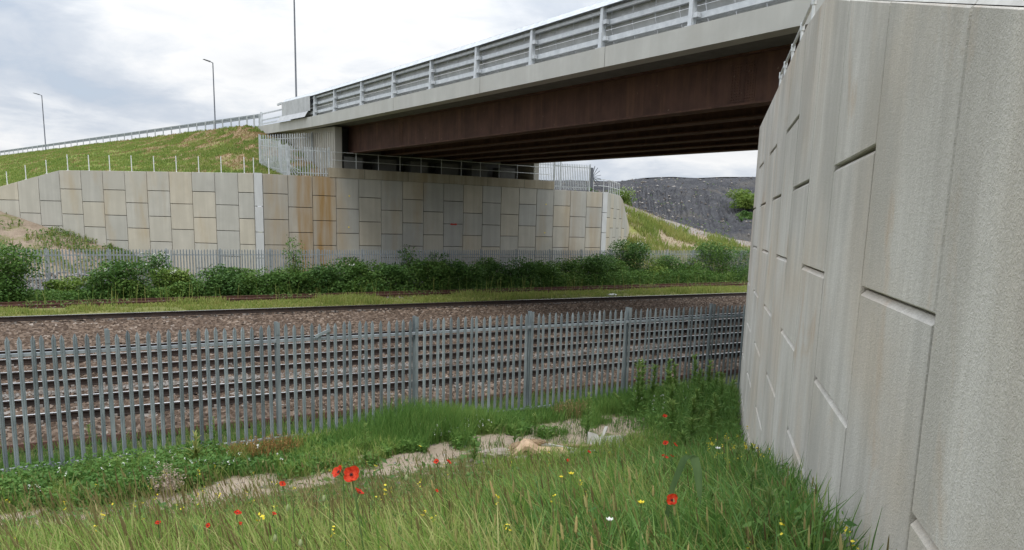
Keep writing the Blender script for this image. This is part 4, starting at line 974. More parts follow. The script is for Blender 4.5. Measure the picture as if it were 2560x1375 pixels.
# white stakes ----------------------------------------------------
ordn = ['leftmost', 'second', 'third', 'fourth', 'fifth', 'sixth', 'seventh', 'eighth', 'ninth', 'tenth', 'eleventh', 'twelfth', 'thirteenth', 'fourteenth']
ST = [(-1.68, 59.37, 1.66, .86), (-.63, 58.46, 2.03, .9), (.51, 57.46, 2.42, .84), (1.65, 56.47, 2.63, .98), (2.77, 55.5, 2.63, .97), (3.85, 54.56, 2.63, .96), (4.98, 53.58, 2.62, .97), (6.12, 52.59, 2.63, .95), (7.25, 51.61, 2.62, .98), (8.37, 50.63, 2.63, .96), (9.48, 49.67, 2.63, .97), (10.61, 48.69, 2.63, .95), (11.09, 48.4, 2.63, .93), (11.95, 48.25, 2.62, .96)]
for i, (x, y, z, h) in enumerate(ST):
    k = MB(); k.tube([(x + .05, y + .12, z - .1), (x + .05, y + .12, z + h)], .027, 8); k.box((x + .05, y + .12, z + .01), (.14, .1, .03), math.radians(139))
    lab = 'leftmost of the thin white stakes on the far left wing wall' if i == 0 else (ordn[i] + ' thin white stake from the left on the far left wing wall')
    tag(k.build('white_stake', M['white_post'], smooth=True, loc=(x, y, z)), lab, 'stake', 'white stakes on the left wing wall')
#VEG#
# ------------------------------------------------------------------ foreground vegetation
def wall_dist(X, Y): return -NSA * X + NCA * Y + ND        # distance in front of the near wall
def in_view(n, r0, r1, p=1.0):
    r = r0 + (r1 - r0) * RNG.uniform(0, 1, n) ** p; a = np.radians(RNG.uniform(22, 95.5, n))
    X, Y = r * np.cos(a), r * np.sin(a); k = (wall_dist(X, Y) > .04) & (Y < 13.75); return X[k], Y[k]
def roots(X, Y): return np.stack([X, Y, ground_z(X, Y) - .02], 1)
WALLWEEDS = []
# meadow on the bank
X, Y = in_view(105000, 1.9, 12.6, .85); u = Y + .25 * X
clump = fbm(X * 2.6, Y * 2.6, 73, 3)
keep = (RNG.uniform(0, 1, len(X)) < np.clip((12.7 - u) / 1.8, .0, 1) * np.clip(.2 + 3.4 * (clump - .38), .08, 1)) & (bare(X, Y) < .5); X, Y, clump = X[keep], Y[keep], clump[keep]; u = Y + .25 * X; n = len(X)
hh = (.13 + .47 * np.clip((10.4 - u) / 5.2, 0, 1) + .16 * np.clip((X - 2.5) / 2.5, 0, 1) * np.clip((11.5 - u) / 2, 0, 1)) * RNG.uniform(.45, 1.2, n) * (.55 + .95 * clump)
tone = np.clip(.22 + .75 * fbm(X * .6, Y * .6, 77) + RNG.normal(.02, .30, n) - .14 * np.clip((X - 3.0) / 3, 0, 1), 0, 1)
blades('meadow_grass', roots(X, Y), hh, RNG.uniform(.006, .0125, n) * (.75 + .25 * (hh > .35)), M['meadow'], .6, rnd=tone, lean=(-.12, .05))
# rank grass close to the wall and along the bottom right
X, Y = in_view(16000, 2.2, 7.5, .9); k = (X > 2.2) & (wall_dist(X, Y) < 2.6) & (fbm(X * 1.8, Y * 1.8, 74) > .42); X, Y = X[k], Y[k]; n = len(X)
blades('rank_grass', roots(X, Y), RNG.uniform(.35, .85, n), RNG.uniform(.008, .016, n), M['lush'], .9, rnd=np.clip(RNG.normal(.5, .25, n), 0, 1))
# fine seed stalks above it
X, Y = in_view(4200, 2.2, 11.5, .9); u = Y + .25 * X; keep = RNG.uniform(0, 1, len(X)) < np.clip((11.2 - u) / 3, .1, 1); X, Y = X[keep], Y[keep]; n = len(X)
P = roots(X, Y); hs = RNG.uniform(.42, .92, n)
blades('seed_stalks', P, hs, RNG.uniform(.004, .008, n), M['seed'], .35, rnd=np.clip(RNG.normal(.12, .14, n), 0, 1), lean=(-.22, .12), taper=(1, 1, .95))
def seed_heads(name, X, Y, h, L, r, mat, lean, tone):
    P = roots(X, Y); n = len(X); a = RNG.uniform(0, 6.28, n); ln = np.array(lean)[None] + np.stack([np.cos(a), np.sin(a)], 1) * RNG.uniform(0, .18, (n, 1))
    top = P.copy(); top[:, 2] += h; top[:, :2] += ln * h[:, None]
    d = np.concatenate([ln, np.ones((n, 1))], 1); d /= np.linalg.norm(d, axis=1)[:, None]
    V = np.zeros((n, 14, 3)); k4 = np.array([(1, 0), (0, 1), (-1, 0), (0, -1)]) 
    V[:, 0] = top; V[:, 1] = top + d * L[:, None]
    for q, (t, w_) in enumerate(((.15, 1), (.5, 1.05), (.82, .7))):
        c = top + d * (L * t)[:, None]
        for k in range(4): V[:, 2 + 4 * q + k] = c + np.concatenate([k4[k][None] * (r * w_)[:, None], np.zeros((n, 1))], 1)
    F = []
    for k in range(4):
        k2 = (k + 1) % 4; F.append((0, 2 + k2, 2 + k)); F.append((1, 10 + k, 10 + k2))
        for q in range(2): a_, b_ = 2 + 4 * q, 6 + 4 * q; F.append((a_ + k, a_ + k2, b_ + k2)); F.append((a_ + k, b_ + k2, b_ + k))
    F = (np.array(F)[None] + 14 * np.arange(n)[:, None, None]).reshape(-1, 3)
    o = np_obj(name, V.reshape(-1, 3), F, mat, attr={'rnd': np.repeat(tone, 14)}); tag(o, kind='stuff')
    st = np.zeros((n, 7, 3)); 
    blades('grass_stalks', np.concatenate([P[:, :2], P[:, 2:]], 1), h * 1.02, .005, M['meadow'], .0, rnd=np.clip(tone, 0, .7), lean=lean, taper=(1, 1, 1))
X, Y = in_view(300, 2.4, 5.6, .9); k = (X > 1.6); X, Y = X[k], Y[k]; n = len(X)
seed_heads('timothy_heads', X, Y, RNG.uniform(.5, .86, n), RNG.uniform(.06, .13, n), RNG.uniform(.004, .0078, n), M['seed'], (-.10, .06), np.clip(RNG.normal(.72, .25, n), 0, 1))
X, Y = in_view(900, 3.2, 11, .8); n = len(X)
seed_heads('grass_heads', X, Y, RNG.uniform(.45, .8, n), RNG.uniform(.06, .12, n), RNG.uniform(.004, .0065, n), M['seed'], (-.18, .10), np.clip(RNG.normal(.25, .15, n), 0, 1))
# low broadleaf herbs among the grass
X, Y = in_view(60000, 2.2, 13, .9); k = (bare(X, Y) < .5) & (fbm(X * 1.1, Y * 1.1, 79) > .46); X, Y = X[k], Y[k]; n = len(X)
leaf_obj('meadow_herbs', roots(X, Y) + np.array([[0, 0, 1]]) * RNG.uniform(.02, .34, (n, 1)), RNG.uniform(.035, .095, n), M['cover'], rnd=np.clip(RNG.normal(.4, .24, n), 0, 1), kind='stuff', up=.8)
X, Y = in_view(9000, 2.6, 12.5, .9); k = (bare(X, Y) < .4) & (fbm(X * 2.1, Y * 2.1, 80) > .62); X, Y = X[k], Y[k]; n = len(X)
leaf_obj('broadleaf_weeds', roots(X, Y) + np.array([[0, 0, 1]]) * RNG.uniform(.03, .42, (n, 1)), RNG.uniform(.07, .16, n), M['cover'], rnd=np.clip(RNG.normal(.3, .2, n), 0, 1), kind='stuff', up=.9, aspect=.45)
X, Y = in_view(2600, 2.6, 11.5, .9); n = len(X)
blades('dead_stalks', roots(X, Y), RNG.uniform(.3, .75, n), RNG.uniform(.005, .009, n), M['dry'], .7, rnd=np.clip(RNG.normal(.5, .3, n), 0, 1), taper=(1, .9, .8))
# strip along the near fence
def strip(n, x0, x1, y0, y1): return RNG.uniform(x0, x1, n), RNG.uniform(y0, y1, n)
X, Y = strip(60000, -1, 14, 12.1, 14.5); k = (bare(X, Y) < .4) & (wall_dist(X, Y) > .05); X, Y = X[k], Y[k]; n = len(X)
tall = np.exp(-((X - 6.0) / 1.5) ** 2) * .5 + .25 * np.exp(-((X - 12) / 2.5) ** 2); hh = (.12 + .16 * fbm(X * .9, Y * .9, 81) + tall * np.clip((Y - 12.2) / .9, 0, 1) * (Y < 14)) * RNG.uniform(.6, 1.2, n)
blades('fence_grass', roots(X, Y), hh, RNG.uniform(.007, .013, n), M['lush'], .5, rnd=np.clip(.2 + .6 * fbm(X * .7, Y * .7, 83) + RNG.normal(.05, .18, n), 0, 1))
X, Y = strip(30000, -1, 8.5, 11.9, 13.7); k = (bare(X, Y) < .3) & (fbm(X * .8, Y * .8, 85) > .40); X, Y = X[k], Y[k]; n = len(X)
leaf_obj('clover_cover', roots(X, Y) + np.array([[0, 0, 1]]) * RNG.uniform(.02, .22, (n, 1)) * (1 + .6 * (X[:, None] < 2.4)), RNG.uniform(.04, .085, n), M['lush'], rnd=np.clip(fbm(X * 1.2, Y * 1.2, 87) + RNG.normal(-.05, .15, n), 0, 1), kind='stuff', up=.8, aspect=.7)
X, Y = strip(16000, -1, 5.2, 12.0, 13.8); k = (bare(X, Y) < .5) & (fbm(X * 1.6, Y * 1.6, 84) > .46); X, Y = X[k], Y[k]; n = len(X)
blades('mixed_grass', roots(X, Y), RNG.uniform(.12, .42, n), RNG.uniform(.007, .012, n), M['meadow'], .6, rnd=np.clip(RNG.normal(.5, .25, n), 0, 1))
X, Y = strip(5000, -1, 13, 14.1, 15.5); n = len(X)
blades('trackside_weeds', roots(X, Y), RNG.uniform(.08, .35, n), .012, M['cover'], .5)
X, Y = strip(4200, 6.0, 9.8, 9.8, 10.95); n = len(X)
blades('rubble_grass', roots(X, Y), RNG.uniform(.12, .5, n), RNG.uniform(.007, .012, n), M['meadow'], .5, rnd=np.clip(RNG.normal(.5, .28, n), 0, 1))
X, Y = strip(1500, 6.4, 10.4, 11.4, 13.2); k = fbm(X * 2.4, Y * 2.4, 99) > .54; X, Y = X[k], Y[k]; n = len(X)
blades('rubble_weeds', roots(X, Y), RNG.uniform(.08, .34, n), .011, M['cover'], .7)
# sparse tufts on the sand
X, Y = strip(9000, -1, 11, 10.8, 13.2); k = fbm(X * 2.2, Y * 2.2, 89) > .55; X, Y = X[k], Y[k]; n = len(X)
blades('sand_tufts', roots(X, Y), RNG.uniform(.04, .17, n), .009, M['cover'], .6)
tag(pebble_heap('sand_pebbles', 700, lambda n: RNG.uniform(-1, 11, n), lambda n: RNG.uniform(10.8, 13.6, n), lambda X, Y: ground_z(X, Y), .012, .04, M['ballast_pale']), kind='stuff')
# thicket in the corner between the fence and the near wall
n = 34000
X = RNG.uniform(4.0, 14, n); D0 = RNG.uniform(0.05, 2.6, n); s_ = (X + D0 * NSA - ND * NSA) / NCA; Y = s_ * NSA - ND * NCA + D0 * NCA
k = (Y < 13.7) & (X > 4.0) & (RNG.uniform(0, 1, n) < np.clip((2.7 - D0) / 1.6, 0, 1)) & ~((X < 10.2) & (Y > 11.0)); X, Y, D0 = X[k], Y[k], D0[k]; n = len(X)
hh = (.36 + .32 * np.clip((X - 8.5) / 3, 0, 1)) * np.clip(1.25 - D0 * .3, .3, 1) * (.6 + .7 * fbm(X * .9, Y * .9, 91))
leaf_obj('thicket_leaves', roots(X, Y) + np.stack([0 * hh, 0 * hh, hh * RNG.uniform(.08, 1, n)], 1), RNG.uniform(.05, .125, n), M['lush'], rnd=np.clip(.16 + .7 * fbm(X * .8, Y * .8, 93) + RNG.normal(0, .2, n), 0, 1), kind='stuff', aspect=.26, up=.5)
k = RNG.uniform(0, 1, n) < .6; X, Y, hh = X[k], Y[k], hh[k]; n = len(X)
blades('thicket_grass', roots(X, Y), hh * RNG.uniform(.6, 1.45, n), RNG.uniform(.008, .016, n), M['weedleaf'], .6, rnd=np.clip(RNG.normal(.4, .2, n), 0, 1))
n = 15000
s_ = RNG.uniform(3.0, 9.5, n); D0 = RNG.uniform(.03, 1.0, n) ** 1.3 * 1.9; X = s_ * NCA + (ND - D0) * NSA; Y = s_ * NSA - (ND - D0) * NCA; k = RNG.uniform(0, 1, n) < np.clip(1.2 - D0 / 1.9, 0, 1) * (.4 + (fbm(X * 1.7, Y * 1.7, 96) > .45)); X, Y = X[k], Y[k]; n = len(X)
hh = RNG.uniform(.45, 1.0, n) * (.6 + .6 * fbm(X * 1.3, Y * 1.3, 97))
blades('wall_foot_grass', roots(X, Y), hh, RNG.uniform(.008, .017, n), M['lush'], .9, rnd=np.clip(.1 + .6 * fbm(X * 1.1, Y * 1.1, 98) + RNG.normal(0, .2, n), 0, 1))
k = RNG.uniform(0, 1, n) < .8; leaf_obj('wall_foot_herbs', roots(X[k], Y[k]) + np.stack([0 * hh[k], 0 * hh[k], hh[k] * RNG.uniform(.1, .8, k.sum())], 1), RNG.uniform(.03, .085, k.sum()), M['lush'], rnd=np.clip(RNG.normal(.35, .22, k.sum()), 0, 1), kind='stuff', aspect=.4, up=.6)
for q in range(10):
    s_ = 4.4 + q * .62 + RNG.uniform(-.2, .2); D0 = RNG.uniform(.2, .9); WFX, WFY = s_ * NCA + (ND - D0) * NSA, s_ * NSA - (ND - D0) * NCA
    WALLWEEDS.append((WFX, WFY, RNG.uniform(.5, .85)))
# tall leafy weeds
def weed(x, y, h, label, mat='weedleaf', nl=90, leaf=.13, bend=(0, 0), name='tall_weed', group=None, spread=1.0):
    z = float(ground_z(x, y)); t = empty(name, (x, y, z), label, 'weed', group); k = MB()
    f = lambda q: (x + bend[0] * q ** 2, y + bend[1] * q ** 2, z + h * q * (1 - .25 * math.hypot(*bend) * q))
    k.tube([f(q / 7) for q in range(8)], [.010 * (1 - .09 * q) for q in range(8)], 5); k.build('stem', M['stemgreen'], t)
    q = RNG.uniform(.08, 1, nl); C = np.array([f(v) for v in q]); L = leaf * spread * (1.15 - .55 * q) * RNG.uniform(.7, 1.2, nl)
    blades('leaf', C, L, L * .15 + .005, M[mat], 1.5, parent=t, rnd=np.clip(.25 + .5 * q + RNG.normal(0, .15, nl), 0, 1), taper=(.6, 1, .7))
    return t
weed(8.81, 11.57, .95, 'solitary tall leafy weed standing on the bare sand by the rubbish pile', nl=150)
weed(10.7, 12.7, .62, 'weed with its tip bent over to the left beside the sand patch', bend=(-.28, .15), nl=110, leaf=.11)
weed(8.1, 12.35, .42, 'short leafy weed on the sand behind the rubbish pile', nl=70, leaf=.12)
weed(7.45, 12.05, .40, 'short dark weed just behind the foam sheet', nl=60, leaf=.11)
weed(4.45, 12.0, .75, 'slender yellow green weed behind the red poppies', nl=90, leaf=.11)
weed(6.2, 11.35, .38, 'small bushy weed left of the broken slab', nl=90, leaf=.13)
weed(.42, 13.1, .95, 'tall thin yellow green weed against the left fence pales', nl=70, leaf=.10)
weed(1.9, 12.9, .62, 'pale green grassy weed in the clover near the fence', 'bankgrass', nl=50, leaf=.22)
weed(2.25, 13.2, .8, 'thin stalky weed just left of the rusty dock', nl=60, leaf=.1)
for (x, y, h) in ((11.0, 12.7, 1.25), (11.35, 12.95, 1.2), (11.7, 12.35, 1.0), (12.15, 12.75, 1.1), (12.6, 12.5, .95), (12.9, 12.85, 1.25), (13.2, 12.3, .9), (11.3, 12.0, .8), (12.1, 11.9, .8), (10.9, 11.6, .6), (12.7, 12.05, .95), (13.0, 12.55, 1.1), (11.9, 13.2, 1.0), (12.4, 13.3, 1.1), (10.4, 11.0, .7), (11.0, 11.0, .75), (11.5, 11.4, .8), (10.2, 10.2, .6), (11.6, 10.9, .8), (12.3, 11.5, .9), (9.6, 9.7, .55), (10.8, 10.3, .7), (12.7, 11.6, .85)):
    weed(x, y, h, 'tall leafy green willowherb in the thicket between the fence and the concrete wall', nl=170, leaf=.2, name='willowherb', group='willowherbs in the corner thicket', bend=(RNG.uniform(-.15, .1), 0))
for (x, y, h) in WALLWEEDS:
    weed(x, y, h, 'tall leafy green weed growing against the foot of the close concrete wall', 'cover', nl=130, leaf=.13, name='wall_weed', group='weeds along the foot of the near wall', bend=(RNG.uniform(-.2, .1), RNG.uniform(-.1, .1)))
def tuft(x, y, rx, ry, h, mat, label, name, n, wd=.008):
    z = float(ground_z(x, y)); t = empty(name, (x, y, z), label, 'plant'); a = RNG.uniform(0, 6.28, n); r = np.sqrt(RNG.uniform(0, 1, n))
    P = np.stack([x + rx * r * np.cos(a), y + ry * r * np.sin(a), np.full(n, z - .02)], 1)
    blades('foliage', P, h * RNG.uniform(.5, 1.1, n), wd, M[mat], .45, parent=t)
    C = P + np.array([0, 0, 1]) * (h * RNG.uniform(.35, 1.05, n) * (1 - .55 * r ** 2))[:, None] + RNG.normal(0, .035, (n, 3)); leaf_obj('seed_head', C, RNG.uniform(.02, .05, n), M[mat], t, aspect=.5)
tuft(3.0, 13.2, .75, .3, .46, 'rustdock', 'rust coloured dock clump at the foot of the near fence', 'dock_plant', 620, .008)
t = empty('dried_plant', (1.36, 11.95, float(ground_z(1.36, 11.95))), 'pale feathery dried plant at the edge of the sand path', 'plant')
a = RNG.uniform(0, 6.28, 46); r = np.sqrt(RNG.uniform(0, 1, 46)); z = t.location.z
P = np.stack([1.36 + .1 * r * np.cos(a), 11.95 + .08 * r * np.sin(a), np.full(46, z)], 1); hs = (.58 - .3 * r) * RNG.uniform(.7, 1.1, 46)
blades('stalk', P, hs, .006, M['palegrass'], .0, parent=t, az=a)
C = []
for i in range(46):
    q = RNG.uniform(.35, 1.02, 16); d = np.array([math.cos(a[i]), math.sin(a[i])]) * (.12 + .5 * r[i]); C.append(np.stack([P[i, 0] + d[0] * q * hs[i], P[i, 1] + d[1] * q * hs[i], z + q * hs[i]], 1) + RNG.normal(0, .022, (16, 3)))
leaf_obj('seed_plume', np.concatenate(C), RNG.uniform(.015, .05, 46 * 16), M['palegrass'], t, aspect=.45)
tuft(9.75, 13.35, .5, .25, .42, 'dry', 'dry straw coloured clump beside a fence post near the sand patch', 'dry_grass_clump', 330, .007)
# bent broad blade
t = empty('broad_blade_plant', (2.8, 3.05, float(ground_z(2.8, 3.05))), 'broad grey green blade bent sharply over in the grass by the wall', 'plant')
def strap(mb, pts, wds, up=(0, 0, 1), side=(.86, -.5, 0)):
    s_ = Vector(side).normalized(); b = len(mb.v)
    for p, w_ in zip(pts, wds):
        p = Vector(p) * 1.4; w_ *= 1.4; mb.v += [tuple(p - s_ * w_ / 2), tuple(p + Vector((0, -.0, -.004))), tuple(p + s_ * w_ / 2)]
    for i in range(len(pts) - 1):
        for j in (0, 1): mb.f.append([b + 3 * i + j, b + 3 * i + j + 1, b + 3 * i + 4 + j, b + 3 * i + 3 + j]); mb.t.append(.5)
k = MB()
strap(k, [(2.0, 2.2, -1.7), (2.035, 2.15, -1.2), (2.055, 2.135, -1.0), (2.085, 2.115, -.885), (2.105, 2.105, -.865), (2.125, 2.10, -.875), (2.135, 2.085, -.93), (2.14, 2.075, -1.0), (2.145, 2.07, -1.07)], [.012, .016, .022, .030, .036, .038, .034, .024, .005])
k.build('blade', M['bigleaf'], t)
# wild flowers
def flowers(name, X, Y, h, size, mat, stem='meadow'):
    P = roots(X, Y); n = len(X); blades('flower_stalks', P, h * 1.02, .0045, M[stem], .0, rnd=np.full(n, .45), taper=(1, 1, 1))
    k = 6; C = np.repeat(P + np.stack([0 * h, 0 * h, h], 1), k, 0) + RNG.normal(0, 1, (n * k, 3)) * np.array([.010, .010, .016]); leaf_obj(name, C, np.repeat(size, k) * RNG.uniform(.7, 1.2, n * k), M[mat], kind='stuff', aspect=.8, up=.8)
X, Y = in_view(300, 2.6, 11, .8); k = (X < 3.4 + .0 * Y) & (fbm(X * .9, Y * .9, 95) > .46); X, Y = X[k], Y[k]; n = len(X)
flowers('yellow_wildflowers', X, Y, RNG.uniform(.42, .85, n), RNG.uniform(.012, .021, n), 'yellowfl')
X, Y = in_view(60, 4, 12, .8); k = (X > 3.4); X, Y = X[k], Y[k]; n = len(X)
flowers('yellow_wildflowers', X, Y, RNG.uniform(.45, .75, n), RNG.uniform(.011, .018, n), 'yellowfl')
s_ = RNG.uniform(7.5, 12, 46); D0 = RNG.uniform(.1, .7, 46)
X = s_ * NCA + (ND - D0) * NSA; Y = s_ * NSA - (ND - D0) * NCA
flowers('yellow_wildflowers', X, Y, RNG.uniform(.5, .85, 46), RNG.uniform(.018, .03, 46), 'yellowfl')
X, Y = strip(60, -.6, 3.2, 12.2, 13.6); flowers('white_wildflowers', X, Y, RNG.uniform(.2, .38, 60), RNG.uniform(.018, .03, 60), 'whitefl')
X, Y = strip(26, 10.8, 13, 12, 13.3); k = wall_dist(X, Y) > .1; X, Y = X[k], Y[k]; flowers('white_wildflowers', X, Y, RNG.uniform(.35, .6, len(X)), RNG.uniform(.025, .035, len(X)), 'whitefl')
X, Y = strip(40, 5.9, 7.3, 12.6, 13.2); flowers('white_wildflowers', X, Y, RNG.uniform(.2, .35, 40), RNG.uniform(.012, .02, 40), 'whitefl')
# poppies
def poppy(p, dia, face, label, openness=.75, seed=0, heart=True, group='red poppies in the meadow'):
    rg = random.Random(seed); z = float(ground_z(p[0], p[1])); root = (p[0] + .06, p[1] - .03, z)
    t = empty('poppy', root, label, 'poppy', group); c = Vector(p); d = Vector(face).normalized(); q = d.to_track_quat('Z', 'Y')
    mb = MB(); R = dia / 2
    for i in range(4):
        a0 = math.pi / 2 * i + rg.uniform(-.15, .15) + seed; nu, nv = 7, 5; b = len(mb.v); sc = (1.0 if i % 2 else 1.1) * rg.uniform(.92, 1.08); op = openness * rg.uniform(.75, 1.15)
        for v in range(nv + 1):
            tt = v / nv; th = op * 1.25 * tt ** .8; rr = R * sc * (math.sin(th) / math.sin(max(op * 1.25, .3))) * min(1.0, op + .35); hz = R * 1.0 * (1 - math.cos(th)) / (op + .2) * .9 + .25 * R * tt * (1 - op)
            for w_ in range(nu + 1):
                s = w_ / nu * 2 - 1; a = a0 + s * 1.05 * (1 - .15 * tt)
                ruf = (1 - .22 * s * s * tt) ; wav = R * tt * tt * (.09 * math.sin(6 * s + i * 2 + seed) + .06 * math.sin(13 * s + i + 2 * seed))
                mb.v.append(tuple(c + q @ Vector((rr * ruf * math.cos(a), rr * ruf * math.sin(a), hz + wav + .0025 * (i % 2)))))
        for v in range(nv):
            for w_ in range(nu): e = b + v * (nu + 1) + w_; mb.f.append([e, e + 1, e + nu + 2, e + nu + 1]); mb.t.append(.5)
    mb.build('corolla', M['poppy'], t, smooth=True)
    k = MB(); pts = [Vector(root), Vector(root).lerp(c, .5) + Vector((rg.uniform(-.04, .04), rg.uniform(-.04, .04), .03)), c - d * .03 - Vector((0, 0, .01)), c]; k.tube(pts, [.0045, .004, .0036, .0034], 5); k.build('stem', M['stemgreen'], t)
    if heart:
        k = MB(); 
        k.tube([c + d * (.02 * R), c + d * (.22 * R), c + d * (.32 * R)], [.08 * R, .13 * R, .04 * R], 8)
        for i in range(14):
            a = i * .449; e = c + q @ Vector((math.cos(a) * R * .24, math.sin(a) * R * .24, R * .24)); k.tube([c + d * .1 * R, e], [.01 * R, .03 * R], 4)
        k.build('heart', M['poppyheart'], t)
    return t
PO = [
 ((1.23, 3.51, -1.235), .078, (-.35, -.75, .62), 'large open red poppy with a dark heart, right flower of the big pair', .85, 1),
 ((1.325, 3.98, -1.375), .078, (-.75, -.1, .7), 'large red poppy seen from the side, left flower of the big pair', .62, 2),
 ((1.49, 4.13, -1.57), .070, (.55, -.2, .85), 'red poppy with cupped petals just below the big pair', .55, 3),
 ((2.83, 2.94, -1.45), .064, (-.45, -.62, .55), 'open red poppy with a black heart in the grass near the wall', .9, 4),
 ((4.86, 5.18, -2.11), .062, (.2, -.3, .9), 'lower red poppy of the pair right of the fallen boards', .6, 5),
 ((4.80, 5.02, -2.05), .050, (.6, .1, .8), 'small poppy touching the lower pair right of the boards', .5, 6),
 ((4.43, 4.72, -1.80), .055, (-.5, -.4, .7), 'upper left red poppy of the pair right of the fallen boards', .6, 7),
 ((4.52, 4.70, -1.82), .050, (.5, -.4, .7), 'upper right red poppy of the pair right of the fallen boards', .6, 8),
 ((5.9, 7.7, -2.885), .066, (.2, -.5, .8), 'red poppy in front of the pale boards of the rubbish pile', .6, 9),
 ((2.74, 5.68, -1.995), .050, (-.5, -.4, .7), 'left poppy of the small pair on the path side of the meadow', .6, 10),
 ((2.83, 5.64, -2.0), .050, (.5, -.4, .7), 'right poppy of the small pair on the path side of the meadow', .6, 11),
 ((1.426, 5.605, -1.965), 0.0469, (-.2, -.6, .75), 'red poppy beside yellow flowers at the edge of the sand path', .75, 12),
 ((0.539, 5.390, -2.030), 0.0358, (-.1, -.5, .8), 'leftmost faded red poppy low in the meadow', .7, 13),
 ((0.775, 4.895, -1.914), 0.0358, (-.3, -.6, .6), 'drooping red poppy right of the leftmost one', .5, 14),
 ((0.918, 4.710, -1.794), 0.0428, (.1, -.4, .85), 'orange red poppy above the drooping one', .75, 15),
 ((1.129, 4.674, -1.824), 0.0329, (.3, -.4, .85), 'small faded poppy left of the big pair low in the grass', .65, 16),
 ((0.907, 4.592, -1.814), 0.0265, (.3, -.6, .6), 'tiny red poppy half hidden under the orange red one', .5, 17),
 ((2.244, 4.653, -1.848), 0.0347, (.3, -.5, .6), 'brownish faded poppy half buried in grass mid meadow', .5, 18),
 ((9.65, 10.35, -3.42), .085, (-.2, -.5, .75), 'far red poppy at the edge of the willowherb thicket', .75, 19),
 ((5.1, 7.05, -2.70), .040, (-.2, -.5, .75), 'tiny red poppy in front of the chipboard', .6, 20),
]
for p, d_, f_, lab, op, sd_ in PO: poppy(p, d_, f_, lab, op, sd_)
def bud(p, label):
    z = float(ground_z(p[0], p[1])); t = empty('poppy_bud', (p[0], p[1], z), label, 'flower bud', 'nodding poppy buds'); k = MB(); c = Vector(p)
    k.tube([(p[0] + .03, p[1], z), c + Vector((.01, 0, .03)), c + Vector((0, 0, .045)), c + Vector((-.012, 0, .03)), c + Vector((-.014, 0, .012))], .0022, 5); k.build('stem', M['stemgreen'], t)
    k = MB(); k.tube([c + Vector((-.014, 0, .014)), c + Vector((-.015, 0, .002)), c + Vector((-.016, 0, -.014)), c + Vector((-.017, 0, -.022))], [.004, .009, .0085, .002], 7); k.build('bud', M['palestem'], t, smooth=True)
M['palestem'] = simple('pale_bud', (0.25, 0.30, 0.13), (0.34, 0.38, 0.2), 40, .7, 0, 0)
for p, lab in (((.98, 3.7, -1.42), 'pale nodding bud left of the big poppies'), ((.84, 3.4, -1.44), 'lowest left pale bud under the big poppies'), ((1.18, 3.75, -1.42), 'pale bud directly below the big poppies'), ((.9, 3.2, -1.40), 'greenish bud beside the lowest left one'), ((1.62, 3.7, -1.36), 'pale bud right of the big poppies')): bud(p, lab)
def buttercup(p, r, label, mat='yellowfl', name='buttercup'):
    z = float(ground_z(p[0], p[1])); t = empty(name, (p[0], p[1], z), label, 'flower'); c = Vector(p); C = []; n = 9
    k = MB(); k.tube([(p[0] + .02, p[1], z), c], .0025, 5); k.build('stem', M['stemgreen'], t)
    k = MB()
    for i in range(6):
        a = i * 1.047; u_ = Vector((math.cos(a), math.sin(a), 0)); v_ = Vector((-math.sin(a), math.cos(a), 0)); k.poly([c, c + u_ * r * .7 - v_ * r * .5 + Vector((0, 0, r * .35)), c + u_ * r + Vector((0, 0, r * .8)), c + u_ * r * .7 + v_ * r * .5 + Vector((0, 0, r * .35))], [(0, 1, 2, 3)])
    o = k.build('corolla', M[mat], t); a = o.data.attributes.new('rnd', 'FLOAT', 'FACE'); a.data.foreach_set('value', np.full(6, .6, np.float32))
buttercup((2.32, 2.61, -1.27), .017, 'bright yellow buttercup left of the black-hearted poppy near the wall')
buttercup((2.56, 3.5, -1.43), .017, 'yellow buttercup in front of the rubbish pile, right of the orange one')
buttercup((2.51, 3.53, -1.45), .013, 'small orange yellow flower beside a buttercup in the mid meadow')
buttercup((1.94, 2.37, -1.2), .016, 'single white bindweed flower low in the seed heads', 'whitefl', 'white_flower')
buttercup((4.4, 4.1, -1.68), .022, 'round white dandelion clock in the lush green by the wall', 'whitefl', 'dandelion_clock')
# ------------------------------------------------------------------ dumped rubbish on the sand
RX, RY = .856, -.517          # roughly parallel to the fence as one looks down the bank
def blob(name, c, size, mat, label, cat, seed, yaw=0.0, parent=None):
    nu, nv = 22, 14; V = []
    for j in range(nv + 1):
        th = math.pi * j / nv
        for i in range(nu):
            ph = 2 * math.pi * i / nu; d = Vector((math.sin(th) * math.cos(ph), math.sin(th) * math.sin(ph), math.cos(th)))
            r = 1 + .55 * (float(fbm(d.x * 1.7 + seed, d.y * 1.7 + d.z * 1.3, seed)) - .5) + .3 * (float(vnoise(d.x * 5 + seed, d.z * 5 + d.y * 4, seed)) - .5)
            x, y, z = d.x * r * size[0], d.y * r * size[1], d.z * r * size[2]; V.append((c[0] + x * math.cos(yaw) - y * math.sin(yaw), c[1] + x * math.sin(yaw) + y * math.cos(yaw), c[2] + z))
    F = [(j * nu + i, (j + 1) * nu + i, (j + 1) * nu + (i + 1) % nu, j * nu + (i + 1) % nu) for j in range(nv) for i in range(nu)]
    o = np_obj(name, V, F, mat, parent, smooth=False, loc=c); return tag(o, label, cat) if label else o
yw = math.atan2(RY, RX)
gz0 = -4.1
